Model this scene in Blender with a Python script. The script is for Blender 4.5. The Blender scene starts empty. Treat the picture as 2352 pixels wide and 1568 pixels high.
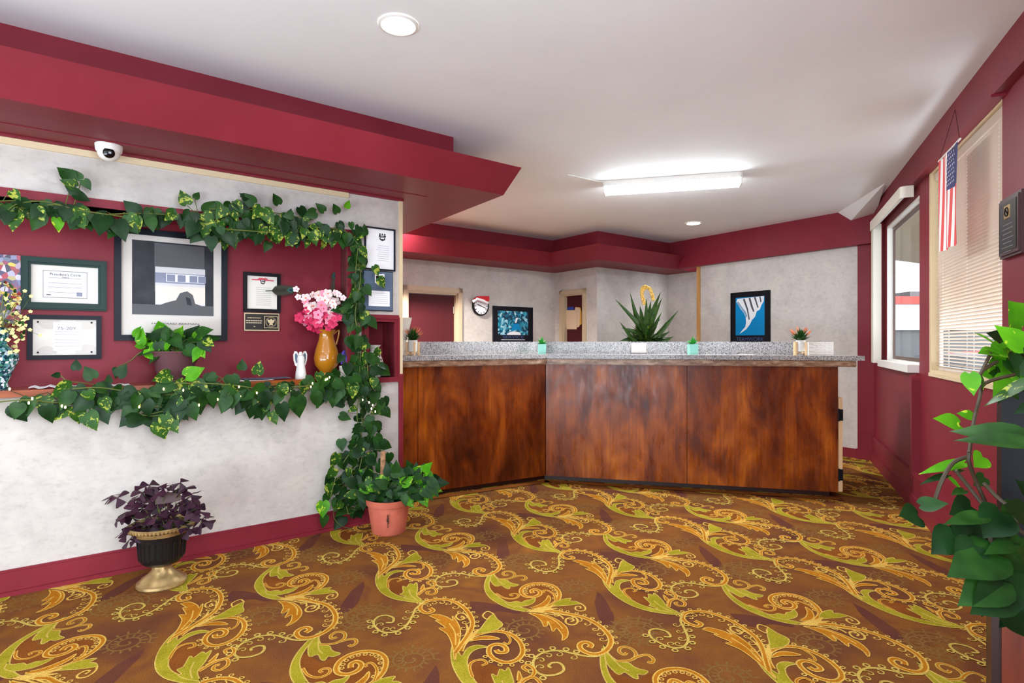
import bpy, math, random
from mathutils import Vector
from mathutils.geometry import tessellate_polygon
random.seed(7)
H = 1.25; F = 1306.0; CX = 1176.0; CY = 785.0
COL = bpy.context.scene.collection
V = Vector

# ------------------------------------------------------------------ colour and materials
def lin(c):
    return tuple((x/255/12.92 if x/255 <= .04045 else ((x/255+.055)/1.055)**2.4) for x in c)
def base_mat(name):
    m = bpy.data.materials.new(name); m.use_nodes = True
    nt = m.node_tree; b = nt.nodes['Principled BSDF']
    return m, nt, b
def mat(name, c, rough=.5, metal=0, spec=.5, coat=0, emit=None, es=0, alpha=None, trans=0):
    m, nt, b = base_mat(name)
    b.inputs['Base Color'].default_value = (*lin(c), 1)
    b.inputs['Roughness'].default_value = rough
    b.inputs['Metallic'].default_value = metal
    b.inputs['Specular IOR Level'].default_value = spec
    b.inputs['Coat Weight'].default_value = coat
    if trans: b.inputs['Transmission Weight'].default_value = trans
    if emit:
        b.inputs['Emission Color'].default_value = (*lin(emit), 1)
        b.inputs['Emission Strength'].default_value = es
    return m
def coords(nt, scale=(1,1,1), rot=(0,0,0)):
    tc = nt.nodes.new('ShaderNodeTexCoord'); mp = nt.nodes.new('ShaderNodeMapping')
    mp.inputs['Scale'].default_value = scale; mp.inputs['Rotation'].default_value = rot
    nt.links.new(tc.outputs['Object'], mp.inputs['Vector'])
    return mp.outputs['Vector']
def noise(nt, vec, scale, detail=4, rough=.55, dist=0):
    n = nt.nodes.new('ShaderNodeTexNoise')
    n.inputs['Scale'].default_value = scale; n.inputs['Detail'].default_value = detail
    n.inputs['Roughness'].default_value = rough; n.inputs['Distortion'].default_value = dist
    nt.links.new(vec, n.inputs['Vector']); return n.outputs['Fac']
def ramp(nt, fac, stops):
    r = nt.nodes.new('ShaderNodeValToRGB'); e = r.color_ramp.elements
    e[0].position = stops[0][0]; e[0].color = (*lin(stops[0][1]), 1)
    e[1].position = stops[-1][0]; e[1].color = (*lin(stops[-1][1]), 1)
    for p, c in stops[1:-1]:
        x = e.new(p); x.color = (*lin(c), 1)
    nt.links.new(fac, r.inputs['Fac']); return r.outputs['Color']
def mix(nt, fac, a, b, blend='MIX'):
    m = nt.nodes.new('ShaderNodeMix'); m.data_type = 'RGBA'; m.blend_type = blend
    if isinstance(fac, float): m.inputs[0].default_value = fac
    else: nt.links.new(fac, m.inputs[0])
    for s, x in ((6, a), (7, b)):
        if isinstance(x, tuple): m.inputs[s].default_value = (*lin(x), 1)
        else: nt.links.new(x, m.inputs[s])
    return m.outputs[2]
def bump(nt, b, fac, strength=.2, dist=.01):
    n = nt.nodes.new('ShaderNodeBump'); n.inputs['Strength'].default_value = strength
    n.inputs['Distance'].default_value = dist
    nt.links.new(fac, n.inputs['Height']); nt.links.new(n.outputs['Normal'], b.inputs['Normal'])
def noisy(name, stops, scale, vs=(1,1,1), rough=.6, detail=4, spec=.5, bmp=0, metal=0, nr=.55, dist=0, coat=0, sss=0):
    m, nt, b = base_mat(name)
    f = noise(nt, coords(nt, vs), scale, detail, nr, dist)
    nt.links.new(ramp(nt, f, stops), b.inputs['Base Color'])
    b.inputs['Roughness'].default_value = rough; b.inputs['Specular IOR Level'].default_value = spec
    b.inputs['Metallic'].default_value = metal; b.inputs['Coat Weight'].default_value = coat
    if bmp: bump(nt, b, f, bmp)
    return m
M = {}
M['maroon'] = noisy('maroon_paint', [(.3,(120,32,44)),(.7,(130,38,51))], 3, rough=.5, spec=.25, bmp=.02)
M['maroon_dark'] = mat('maroon_door_paint', (74,22,28), .6, spec=.2)
M['white_ceiling'] = noisy('ceiling_paint', [(.3,(236,238,239)),(.7,(242,243,244))], 2, rough=.8, bmp=.03)
M['cream'] = mat('cream_trim_paint', (218,198,160), .45)
M['casing'] = mat('tan_casing_paint', (196,176,146), .5)
M['white'] = mat('white_paint', (236,234,228), .45)
M['offwhite'] = mat('off_white_plastic', (226,220,204), .45)
M['black'] = mat('black_satin', (22,22,26), .4)
M['black2'] = mat('blue_black_frame', (27,29,38), .4)
M['green_frame'] = mat('dark_green_frame', (6,44,39), .4)
M['paper'] = mat('paper', (226,222,214), .6)
M['paper_white'] = mat('white_paper', (240,240,244), .6)
M['ink'] = mat('grey_ink', (120,120,124), .7)
M['ink_dark'] = mat('dark_ink', (38,38,42), .7)
M['red_ink'] = mat('red_ribbon_ink', (206,74,92), .6)
M['chrome'] = mat('chrome', (200,200,200), .25, 1)
M['brass'] = mat('brass', (186,152,88), .3, .9)
M['gold'] = noisy('antique_gold', [(.3,(132,104,62)),(.7,(196,166,112))], 14, rough=.35, metal=.55)
M['urn'] = mat('black_urn', (16,17,22), .35)
M['rubber'] = mat('dark_glass', (10,10,12), .12)
M['soil'] = noisy('soil', [(.3,(40,28,20)),(.7,(84,62,40))], 60, rough=.95)
M['stem'] = mat('green_brown_stem', (92,104,44), .6)
M['stem_dark'] = mat('dark_stem', (62,52,34), .6)
M['wire'] = mat('light_wire', (46,60,34), .6)
M['bulb'] = mat('warm_bulb', (255,220,150), .5, emit=(255,214,140), es=9)
M['lamp'] = mat('lamp_diffuser', (255,252,246), .5, emit=(255,250,240), es=16)
M['tube'] = mat('fluorescent_lens', (255,255,252), .5, emit=(236,247,255), es=40)
M['terracotta'] = noisy('terracotta', [(.3,(188,92,72)),(.7,(208,112,88))], 9, rough=.7)
M['terracotta_d'] = mat('dark_scratch', (70,34,26), .8)
M['mint'] = mat('mint_ceramic', (142,208,192), .35)
M['white_ceramic'] = noisy('white_ceramic', [(.35,(214,212,206)),(.65,(236,234,228))], 12, rough=.3)
M['lightwood'] = noisy('light_wood', [(.3,(206,168,122)),(.7,(232,200,158))], 6, (1,1,.15), rough=.5)
M['bamboo'] = noisy('bamboo_post', [(.3,(176,124,66)),(.7,(212,162,98))], 10, (1,1,.1), rough=.5)
M['shelfwood'] = noisy('varnished_shelf_wood', [(.3,(92,40,16)),(.5,(140,66,26)),(.7,(168,90,38))], 9, (.2,.2,1.6), rough=.25, coat=.4)
M['ochre'] = mat('amber_glaze', (176,112,20), .18, coat=.6)
M['folder'] = mat('manila_folder', (214,188,156), .6)
M['folder_y'] = mat('yellow_folder', (212,160,62), .6)
M['folder_b'] = mat('blue_folder', (38,66,160), .6)
M['red'] = mat('santa_red', (190,24,36), .7)
M['glass_dk'] = mat('picture_glass', (40,40,44), .1)
M['poster_blk'] = mat('poster_black', (24,24,30), .35)
M['sky_blue'] = mat('poster_blue', (10,128,186), .4)
M['navy_txt'] = mat('poster_lettering', (58,76,128), .5)
M['swan'] = mat('poster_white', (224,226,230), .5)
M['swan_sh'] = mat('poster_blue_grey', (128,158,186), .5)
M['swan_dk'] = mat('poster_brown_grey', (74,76,84), .5)
M['bw_dark'] = noisy('photo_dark_grey', [(.3,(38,40,46)),(.7,(66,66,72))], 7, rough=.5)
M['bw_mid'] = mat('photo_mid_grey', (92,92,96), .5)
M['bw_light'] = mat('photo_light_grey', (206,204,208), .3)
M['bw_sand'] = mat('photo_pale_floor', (224,214,204), .3)
M['bw_blue'] = mat('photo_blue_grey', (132,138,160), .3)
M['matboard'] = mat('mat_board', (212,206,200), .7)
M['slate'] = mat('slate_blue_plaque', (92,106,128), .4)
M['bronze_d'] = mat('bronze_dark', (36,32,30), .4, .4)
M['bronze_l'] = mat('bronze_light', (206,190,152), .35, .5)
M['walnut'] = mat('walnut_plaque', (70,42,44), .4)
M['brown_pot'] = mat('brown_plastic_pot', (92,58,62), .5)
M['brown_pot2'] = mat('dark_brown_pot', (40,26,28), .3)
M['flag_r'] = mat('flag_red', (222,66,66), .7)
M['flag_w'] = mat('flag_white', (244,240,238), .7)
M['flag_b'] = mat('flag_blue', (44,44,104), .7)
M['vane'] = mat('blind_vane', (238,234,220), .5)
M['vane2'] = mat('blind_vane_cream', (222,208,172), .5)
M['alu'] = mat('bronze_aluminium', (98,74,66), .4, .3)
M['asphalt'] = noisy('asphalt', [(.3,(100,100,104)),(.7,(126,126,128))], 30, rough=.9)
M['bldg'] = mat('white_building', (228,228,232), .7)
M['bldg_red'] = mat('red_fascia', (206,62,50), .6)
M['bldg_dk'] = mat('dark_glazing', (74,80,84), .3)
M['canopy'] = mat('canopy_boards', (206,190,158), .6)
M['yellow'] = mat('yellow_sign', (236,178,70), .6)
M['blue'] = mat('blue_sign', (48,76,150), .6)
M['car'] = mat('dark_car_paint', (60,62,70), .25)
M['tyre'] = mat('tyre_rubber', (20,20,20), .8)
M['pink_f'] = mat('magenta_petal', (206,36,88), .6)
M['pink_l'] = mat('pink_petal', (232,142,168), .6)
M['white_f'] = mat('white_petal', (236,214,212), .6)
M['orange_f'] = mat('orange_centre', (220,110,60), .6)
M['yellow_f'] = mat('cream_petal', (226,214,140), .6)
M['purple_f'] = mat('violet_petal', (78,58,160), .6)
M['red_f'] = mat('dark_red_petal', (130,28,34), .6)
M['feather'] = mat('feather_barb', (50,54,40), .7)
M['teal'] = mat('feather_eye', (10,92,78), .4)
M['navy'] = mat('feather_pupil', (16,20,60), .4)
M['oxalis'] = noisy('purple_leaf', [(.3,(32,12,28)),(.7,(62,26,44))], 9, rough=.5, spec=.25)
M['cab'] = noisy('cabinet_wood', [(.3,(74,24,12)),(.7,(128,52,24))], 7, (3,3,.3), rough=.35)
M['cab_dk'] = mat('cabinet_edge', (46,16,12), .4)
M['gold_tinsel'] = noisy('gold_ribbon', [(.35,(168,116,34)),(.65,(232,200,110))], 60, rough=.35)
M['stick'] = noisy('moss_stake', [(.3,(120,82,54)),(.7,(198,150,110))], 40, rough=.9)
def leafmat(name, a, b, var=None, sc=16, thr=.6, rough=.38, thin=.22):
    m, nt, bb = base_mat(name)
    c = coords(nt); f = noise(nt, c, sc, 2)
    base = ramp(nt, f, [(.3,a),(.7,b)])
    if var:
        f2 = noise(nt, coords(nt, (1,1,1)), sc*2.2, 2, .6, .8)
        r = nt.nodes.new('ShaderNodeValToRGB'); r.color_ramp.elements[0].position = thr; r.color_ramp.elements[1].position = thr+.04
        nt.links.new(f2, r.inputs['Fac'])
        base = mix(nt, r.outputs['Color'], base, var)
    nt.links.new(base, bb.inputs['Base Color']); bb.inputs['Roughness'].default_value = rough; bb.inputs['Specular IOR Level'].default_value = .22
    # thin leaves let some daylight through
    tr = nt.nodes.new('ShaderNodeBsdfTranslucent'); nt.links.new(base, tr.inputs['Color'])
    mx = nt.nodes.new('ShaderNodeMixShader'); mx.inputs[0].default_value = thin
    nt.links.new(bb.outputs[0], mx.inputs[1]); nt.links.new(tr.outputs[0], mx.inputs[2])
    nt.links.new(mx.outputs[0], nt.nodes['Material Output'].inputs['Surface'])
    return m
M['slat'] = leafmat('blind_slat', (214,196,180), (222,206,190), None, 3, thin=.10)
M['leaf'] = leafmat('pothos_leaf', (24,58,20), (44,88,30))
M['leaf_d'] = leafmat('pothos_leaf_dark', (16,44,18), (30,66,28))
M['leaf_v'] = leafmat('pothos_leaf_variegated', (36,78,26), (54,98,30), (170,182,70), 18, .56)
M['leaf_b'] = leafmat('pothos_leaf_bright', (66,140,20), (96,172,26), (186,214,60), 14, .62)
M['leaf_y'] = leafmat('yucca_leaf', (30,62,28), (66,92,36), None, 20)
M['leaf_s'] = mat('succulent_green', (44,150,48), .45)
M['fern_tip'] = mat('orange_leaf_tip', (206,120,84), .5)
# wallpaper
def wallpaper():
    m, nt, b = base_mat('mottled_wallpaper')
    c = coords(nt)
    f1 = noise(nt, c, 4.5, 5, .6); f2 = noise(nt, coords(nt, (1,1,1.5)), 24, 5, .66)
    a = ramp(nt, f1, [(.3,(188,181,175)),(.5,(201,194,188)),(.72,(209,202,194))])
    d = ramp(nt, f2, [(.3,(176,172,172)),(.46,(232,232,232)),(.7,(255,255,255))])
    nt.links.new(mix(nt, .34, a, d, 'MULTIPLY'), b.inputs['Base Color'])
    b.inputs['Roughness'].default_value = .62; bump(nt, b, f2, .05)
    return m
M['wallpaper'] = wallpaper()
def counterwood():
    m, nt, b = base_mat('stained_counter_plywood')
    f1 = noise(nt, coords(nt, (1,1,.42)), 4.2, 5, .6, .5)
    f2 = noise(nt, coords(nt, (1,1,.035)), 60, 3, .6)
    f3 = noise(nt, coords(nt, (1,1,.6)), 2.0, 3, .5, .4)
    a = ramp(nt, f1, [(.30,(80,28,10)),(.44,(130,58,16)),(.56,(172,86,20)),(.70,(210,120,30))])
    g = ramp(nt, f2, [(.3,(196,184,176)),(.65,(255,255,255))])
    h = ramp(nt, f3, [(.34,(168,134,130)),(.62,(255,255,255))])
    x = mix(nt, .8, a, g, 'MULTIPLY'); x = mix(nt, .8, x, h, 'MULTIPLY')
    nt.links.new(x, b.inputs['Base Color'])
    f4 = noise(nt, coords(nt, (1,1,.3)), 22, 4, .65)
    rr = nt.nodes.new('ShaderNodeMapRange'); rr.inputs[1].default_value = .3; rr.inputs[2].default_value = .7
    rr.inputs[3].default_value = .2; rr.inputs[4].default_value = .42
    nt.links.new(f4, rr.inputs[0]); nt.links.new(rr.outputs[0], b.inputs['Roughness'])
    b.inputs['Specular IOR Level'].default_value = .35; bump(nt, b, f4, .12, .006)
    return m
M['counterwood'] = counterwood()
def nosing():
    m, nt, b = base_mat('worn_wood_nosing')
    f = noise(nt, coords(nt, (1,1,3)), 12, 5, .7, .4)
    nt.links.new(ramp(nt, f, [(.3,(84,52,34)),(.5,(140,104,78)),(.68,(186,160,136))]), b.inputs['Base Color'])
    b.inputs['Roughness'].default_value = .35
    return m
M['nosing'] = nosing()
def granite():
    m, nt, b = base_mat('speckled_granite')
    c = coords(nt)
    f = noise(nt, c, 130, 3, .7); g = noise(nt, c, 60, 2, .6)
    a = ramp(nt, f, [(.38,(58,58,66)),(.45,(142,140,142)),(.55,(192,190,188)),(.66,(170,154,144))])
    d = ramp(nt, g, [(.35,(190,190,196)),(.6,(255,255,255))])
    nt.links.new(mix(nt, .7, a, d, 'MULTIPLY'), b.inputs['Base Color'])
    b.inputs['Roughness'].default_value = .15
    return m
M['granite'] = granite()
def mosaic(name, stops, sc):
    m, nt, b = base_mat(name)
    v = nt.nodes.new('ShaderNodeTexVoronoi'); v.inputs['Scale'].default_value = sc
    nt.links.new(coords(nt), v.inputs['Vector'])
    s = nt.nodes.new('ShaderNodeSeparateColor'); nt.links.new(v.outputs['Color'], s.inputs[0])
    nt.links.new(ramp(nt, s.outputs[0], stops), b.inputs['Base Color'])
    b.inputs['Roughness'].default_value = .25
    return m
M['mosaic'] = mosaic('teal_mosaic', [(.1,(10,44,60)),(.35,(30,96,90)),(.55,(60,128,104)),(.75,(90,140,160)),(.95,(226,232,236))], 85)
M['painting'] = mosaic('painted_flowers', [(.05,(20,24,60)),(.3,(70,60,110)),(.45,(160,24,46)),(.6,(120,20,40)),(.75,(200,190,214)),(.88,(60,80,130)),(.97,(200,180,60))], 42)
M['river'] = mosaic('blue_river_photo', [(.1,(8,52,76)),(.4,(14,104,136)),(.7,(40,150,176)),(.95,(170,214,226))], 30)
def glassmat():
    m = bpy.data.materials.new('window_glass'); m.use_nodes = True; nt = m.node_tree
    nt.nodes.remove(nt.nodes['Principled BSDF'])
    t = nt.nodes.new('ShaderNodeBsdfTransparent'); g = nt.nodes.new('ShaderNodeBsdfGlossy'); g.inputs['Roughness'].default_value = .02
    x = nt.nodes.new('ShaderNodeMixShader'); x.inputs[0].default_value = .05
    nt.links.new(t.outputs[0], x.inputs[1]); nt.links.new(g.outputs[0], x.inputs[2])
    nt.links.new(x.outputs[0], nt.nodes['Material Output'].inputs['Surface'])
    return m
M['glass'] = glassmat()
# carpet
def carpet(name, stops, sc, detail=3):
    m, nt, b = base_mat(name)
    c = coords(nt)
    a = ramp(nt, noise(nt, c, sc, detail, .5, .3), stops)
    f = noise(nt, coords(nt, (1,1,1)), 260, 2, .8)
    g = ramp(nt, f, [(.3,(140,140,140)),(.7,(255,255,255))])
    nt.links.new(mix(nt, .75, a, g, 'MULTIPLY'), b.inputs['Base Color'])
    b.inputs['Roughness'].default_value = .95; b.inputs['Specular IOR Level'].default_value = .04
    return m
M['c_base'] = carpet('carpet_brown_pile', [(.30,(104,62,46)),(.42,(124,76,46)),(.52,(142,90,42)),(.60,(126,77,46)),(.72,(158,104,42))], 2.3, 5)
M['c_green'] = carpet('carpet_lime_leaf', [(.35,(160,148,34)),(.65,(182,168,48))], 9)
M['c_orange'] = carpet('carpet_orange_leaf', [(.35,(186,116,28)),(.65,(202,132,36))], 9)
M['c_pale'] = carpet('carpet_pale_outline', [(.35,(226,180,84)),(.65,(236,194,96))], 9)
M['c_yel'] = carpet('carpet_yellow_line', [(.35,(206,176,84)),(.65,(220,190,96))], 9)
M['c_olive'] = carpet('carpet_olive_ghost', [(.35,(136,100,54)),(.65,(142,106,56))], 9)
M['c_purple'] = carpet('carpet_mauve_patch', [(.35,(104,60,50)),(.65,(112,66,50))], 9)
M['c_cell'] = carpet('carpet_dark_brown_ground', [(.35,(128,72,32)),(.65,(148,86,36))], 5)

for k_ in ('black','black2','paper','paper_white','matboard','bw_mid','bw_light','bw_sand','bw_blue','bw_dark','poster_blk','slate','glass_dk','brown_pot','brown_pot2','ink','ink_dark','sky_blue','swan','swan_sh'):
    b_ = M[k_].node_tree.nodes['Principled BSDF']; b_.inputs['Specular IOR Level'].default_value = .12
M['green_frame'].node_tree.nodes['Principled BSDF'].inputs['Specular IOR Level'].default_value = .2
M['green_frame'].node_tree.nodes['Principled BSDF'].inputs['Coat Weight'].default_value = 0
# ------------------------------------------------------------------ object helpers
ORG = {}
def tag(o, label=None, cat=None, group=None, kind=None):
    if label: o['label'] = label
    if cat: o['category'] = cat
    if group: o['group'] = group
    if kind: o['kind'] = kind
    return o
def thing(name, label, cat, loc, group=None):
    o = bpy.data.objects.new(name, None); COL.objects.link(o); o.empty_display_size = .05
    o.location = loc; ORG[o.name] = V(loc)
    return tag(o, label, cat, group)
def dup(root, delta, label, group=None):
    r = root.copy(); COL.objects.link(r); r.location = root.location + V(delta); r['label'] = label
    if group: r['group'] = group
    for ch in list(root.children):
        c = ch.copy(); COL.objects.link(c); c.parent = r
        for g in list(ch.children):
            d = g.copy(); COL.objects.link(d); d.parent = c
    return r
class MB:
    def __init__(s): s.v = []; s.f = []; s.m = []
    def add(s, pts, faces, m=0):
        b = len(s.v); s.v += [tuple(p) for p in pts]
        for f in faces: s.f.append(tuple(b+i for i in f)); s.m.append(m)
    def bx(s, o, a, b, c, m=0):
        o, a, b, c = V(o), V(a), V(b), V(c)
        p = [o, o+a, o+a+b, o+b, o+c, o+a+c, o+a+b+c, o+b+c]
        fs = [(0,3,2,1),(4,5,6,7),(0,1,5,4),(1,2,6,5),(2,3,7,6),(3,0,4,7)]
        if a.cross(b).dot(c) < 0: fs = [f[::-1] for f in fs]
        s.add(p, fs, m)
    def cbox(s, c, x, y, z, m=0):
        c = V(c); s.bx(c-V((x/2,y/2,z/2)), (x,0,0), (0,y,0), (0,0,z), m)
    def prism(s, poly, vec, m=0):
        poly = [V(p) for p in poly]; vec = V(vec); n = len(poly)
        tris = tessellate_polygon([poly])
        s.add(poly + [p+vec for p in poly], [tuple(t) for t in tris] + [tuple(i+n for i in t[::-1]) for t in tris] +
              [(i, (i+1) % n, (i+1) % n+n, i+n) for i in range(n)], m)
    def poly(s, pts, m=0):
        pts = [V(p) for p in pts]; s.add(pts, [tuple(t) for t in tessellate_polygon([pts])], m)
    def tube(s, pts, r, seg=6, m=0, cap=True):
        pts = [V(p) for p in pts]; n = len(pts)
        if n < 2: return
        rs = r if isinstance(r, (list, tuple)) else [r]*n
        ring = []; up = None
        for i, p in enumerate(pts):
            t = (pts[min(i+1, n-1)] - pts[max(i-1, 0)])
            if t.length < 1e-9: t = V((0,0,1))
            t.normalize()
            if up is None: up = V((0,0,1)) if abs(t.z) < .9 else V((1,0,0))
            a = t.cross(up)
            if a.length < 1e-6: a = t.cross(V((1,.3,0)))
            a.normalize(); b = a.cross(t); up = b
            ring += [p + (a*math.cos(2*math.pi*k/seg) + b*math.sin(2*math.pi*k/seg))*rs[i] for k in range(seg)]
        fs = []
        for i in range(n-1):
            for k in range(seg):
                k2 = (k+1) % seg; fs.append((i*seg+k, i*seg+k2, (i+1)*seg+k2, (i+1)*seg+k))
        if cap: fs += [tuple(range(seg))[::-1], tuple((n-1)*seg+k for k in range(seg))]
        s.add(ring, fs, m)
    def lathe(s, prof, c, seg=24, m=0, sx=1, sy=1, axis=None, capb=True, capt=True):
        c = V(c); vs = []
        if axis is None: ax, ay, az = V((1,0,0)), V((0,1,0)), V((0,0,1))
        else:
            az = V(axis).normalized(); ax = az.orthogonal().normalized(); ay = az.cross(ax)
        for r, z in prof:
            for k in range(seg):
                a = 2*math.pi*k/seg
                vs.append(c + ax*(r*sx*math.cos(a)) + ay*(r*sy*math.sin(a)) + az*z)
        fs = []; n = len(prof)
        for i in range(n-1):
            for k in range(seg):
                k2 = (k+1) % seg; fs.append((i*seg+k, i*seg+k2, (i+1)*seg+k2, (i+1)*seg+k))
        if capb: fs.append(tuple(range(seg))[::-1])
        if capt: fs.append(tuple((n-1)*seg+k for k in range(seg)))
        s.add(vs, fs, m)
    def ball(s, c, rx, ry=None, rz=None, seg=12, rings=8, m=0):
        ry = rx if ry is None else ry; rz = rx if rz is None else rz; c = V(c)
        vs = [c+V((0,0,-rz))]
        for i in range(1, rings):
            t = math.pi*i/rings
            for k in range(seg):
                a = 2*math.pi*k/seg
                vs.append(c+V((rx*math.sin(t)*math.cos(a), ry*math.sin(t)*math.sin(a), -rz*math.cos(t))))
        vs.append(c+V((0,0,rz))); fs = []
        for k in range(seg):
            k2 = (k+1) % seg; fs.append((0, 1+k2, 1+k)); e = len(vs)-1; q = 1+(rings-2)*seg
            fs.append((e, q+k, q+k2))
            for i in range(rings-2):
                b = 1+i*seg; fs.append((b+k, b+k2, b+seg+k2, b+seg+k))
        s.add(vs, fs, m)
    def leaf(s, base, tip, nrm, w, m=0, fold=.18, droop=.12, kind='heart'):
        base, tip, nrm = V(base), V(tip), V(nrm); d = tip-base; L = d.length
        if L < 1e-6: return
        d.normalize(); side = d.cross(nrm)
        if side.length < 1e-5: side = d.orthogonal()
        side.normalize(); n = side.cross(d).normalized()
        if kind == 'heart': pr = [(-.07,.20),(.02,.37),(.14,.48),(.32,.50),(.50,.42),(.68,.28),(.84,.13),(.95,.04)]
        elif kind == 'sword': pr = [(0,.30),(.2,.5),(.45,.45),(.7,.3),(.9,.1)]
        elif kind == 'round': pr = [(0,.05),(.1,.3),(.3,.48),(.55,.5),(.8,.36),(.95,.14)]
        else: pr = [(0,.04),(.3,.2),(.6,.4),(.85,.52),(.95,.40)]
        mid0 = 0.04 if kind == 'heart' else 0
        vs = []; fs = []
        def P(t, x):
            return base + d*(t*L) + side*(x*w) + n*(abs(x)*w*fold - droop*L*t*t)
        for t, x in pr: vs += [P(t, -x), P(max(t, mid0), 0), P(t, x)]
        for i in range(len(pr)-1):
            a = i*3; fs += [(a, a+1, a+4, a+3), (a+1, a+2, a+5, a+4)]
        vs.append(P(1 if kind != 'tri' else .86, 0)); e = len(vs)-1; a = (len(pr)-1)*3
        fs += [(a, a+1, e), (a+1, a+2, e)]
        s.add(vs, fs, m)
    def build(s, name, mats, parent=None, smooth=False, kind=None, label=None, cat=None, group=None, origin=None):
        if not isinstance(mats, (list, tuple)): mats = [mats]
        me = bpy.data.meshes.new(name)
        if parent is not None: og = ORG[parent.name]
        elif kind == 'structure': og = V((0,0,0))
        elif origin is not None: og = V(origin)
        else:
            xs = [p[0] for p in s.v]; ys = [p[1] for p in s.v]; zs = [p[2] for p in s.v]
            og = V(((min(xs)+max(xs))/2, (min(ys)+max(ys))/2, min(zs)))
        me.from_pydata([(p[0]-og[0], p[1]-og[1], p[2]-og[2]) for p in s.v], [], s.f)
        for m in mats: me.materials.append(M[m] if isinstance(m, str) else m)
        me.polygons.foreach_set('material_index', s.m)
        if smooth: me.polygons.foreach_set('use_smooth', [True]*len(s.f))
        me.update()
        o = bpy.data.objects.new(name, me); COL.objects.link(o)
        if parent is not None: o.parent = parent
        else: o.location = og
        ORG[o.name] = og
        if smooth:
            me.set_sharp_from_angle(angle=math.radians(42))
        if kind: o['kind'] = kind
        return tag(o, label, cat, group)

# ------------------------------------------------------------------ camera maths: pixel -> place
def ray(px, py): return V(((px-CX)/F, 1, (CY-py)/F))
def at(px, py, d): r = ray(px, py); return V((r.x*d, d, H+r.z*d))
def on_z(px, py, z): return at(px, py, (z-H)*F/(CY-py))
def floor_pt(px, py): return on_z(px, py, 0)
class Fr:
    """a vertical plane: point A, direction u, normal n towards the room"""
    def __init__(s, A, u, n=None):
        s.A = V((A[0], A[1])); s.u = V((u[0], u[1])).normalized()
        n = V((s.u.y, -s.u.x)) if n is None else V(n)
        if n.dot(-s.A) < 0: n = -n
        s.n = n.normalized()
    def pt(s, a, z, off=0):
        p = s.A + s.u*a + s.n*off; return V((p.x, p.y, z))
    def d(s, px, off=0):
        k = (px-CX)/F; r = V((k, 1)); A = s.A + s.n*off
        return A.dot(s.n)/r.dot(s.n)
    def s_(s, px, off=0):
        d = s.d(px, off); return (V(((px-CX)/F*d, d)) - s.A).dot(s.u)
    def z_(s, px, py, off=0): return H + (CY-py)/F*s.d(px, off)
    def P(s, px, py, off=0): return at(px, py, s.d(px, off))
    def box(s, mb, a0, a1, z0, z1, o0, o1, m=0):
        mb.bx(s.pt(a0, z0, o0), s.pt(a1, z0, o0)-s.pt(a0, z0, o0), s.pt(a0, z0, o1)-s.pt(a0, z0, o0), (0,0,z1-z0), m)
    def n3(s): return V((s.n.x, s.n.y, 0))
    def u3(s): return V((s.u.x, s.u.y, 0))
def struct(name, mb, m): return mb.build(name, m, kind='structure')
def text_mesh(txt, size):
    cu = bpy.data.curves.new('lettering_curve', 'FONT'); cu.body = txt; cu.size = size; cu.align_x = 'CENTER'; cu.align_y = 'CENTER'
    o = bpy.data.objects.new('lettering_tmp', cu); COL.objects.link(o)
    dg = bpy.context.evaluated_depsgraph_get(); dg.update()
    me = o.evaluated_get(dg).to_mesh()
    vs = [v.co.copy() for v in me.vertices]; fs = [tuple(p.vertices) for p in me.polygons]
    bpy.data.objects.remove(o); bpy.data.curves.remove(cu)
    return vs, fs
def add_text(mb, txt, size, c, ux, uz, m=0, wide=None, thick=.0008):
    vs, fs = text_mesh(txt, size); ux, uz = V(ux).normalized(), V(uz).normalized()
    k = 1
    if wide:
        w = max(v.x for v in vs)-min(v.x for v in vs); k = wide/w
    mb.add([V(c)+ux*(v.x*k)+uz*v.y for v in vs], fs, m)
def catmull(pts, n=6):
    pts = [V(p) for p in pts]; out = []
    for i in range(len(pts)-1):
        p0, p1, p2, p3 = pts[max(i-1,0)], pts[i], pts[i+1], pts[min(i+2, len(pts)-1)]
        for k in range(n):
            t = k/n
            out.append(.5*((2*p1) + (-p0+p2)*t + (2*p0-5*p1+4*p2-p3)*t*t + (-p0+3*p1-3*p2+p3)*t**3))
    out.append(pts[-1]); return out
# ------------------------------------------------------------------ plan of the room
UD = V((.797,.604)).normalized()
Wend = V((-.797, 4.097))
L = Fr(Wend, UD)                                  # left wall, s=0 at its right-hand end, negative towards the camera's left
C1 = V((.639, 8.43)); C2 = C1 + V((UD.y, -UD.x))*.86; C3 = C2 + UD*1.52
CW = Fr(C1, UD)                                   # clock wall
RW = Fr(C1, V((UD.y, -UD.x)), V((-UD.x, -UD.y)))  # short return wall with the file doorway
PW = Fr(C2, UD)                                   # wall behind the yucca
T1 = V((2.559, 7.79)); T2 = V((3.715, 6.11)); TD = (T2-T1).normalized()
T1 = T1 + V((-TD.y, TD.x))*.0
TW = Fr(T1, TD)
T0 = Fr(C3, V((UD.y, -UD.x)), V((-UD.x, -UD.y)))
R0 = V((3.854, 6.0)); RV = V((-.412,-.911)).normalized()
RR = Fr(R0, RV)                                   # window wall, s grows towards the camera
CEIL = 2.66; SOF = 2.27; FAS = 2.44

ra, rb_ = RR.pt(10.6, 0, -.05), RR.pt(-.2, 0, -.05)
ROOM = [(-7,-4), (ra.x,ra.y), (rb_.x,rb_.y), (2.85,8.4), (2.75,11), (-7,11)]
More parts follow.
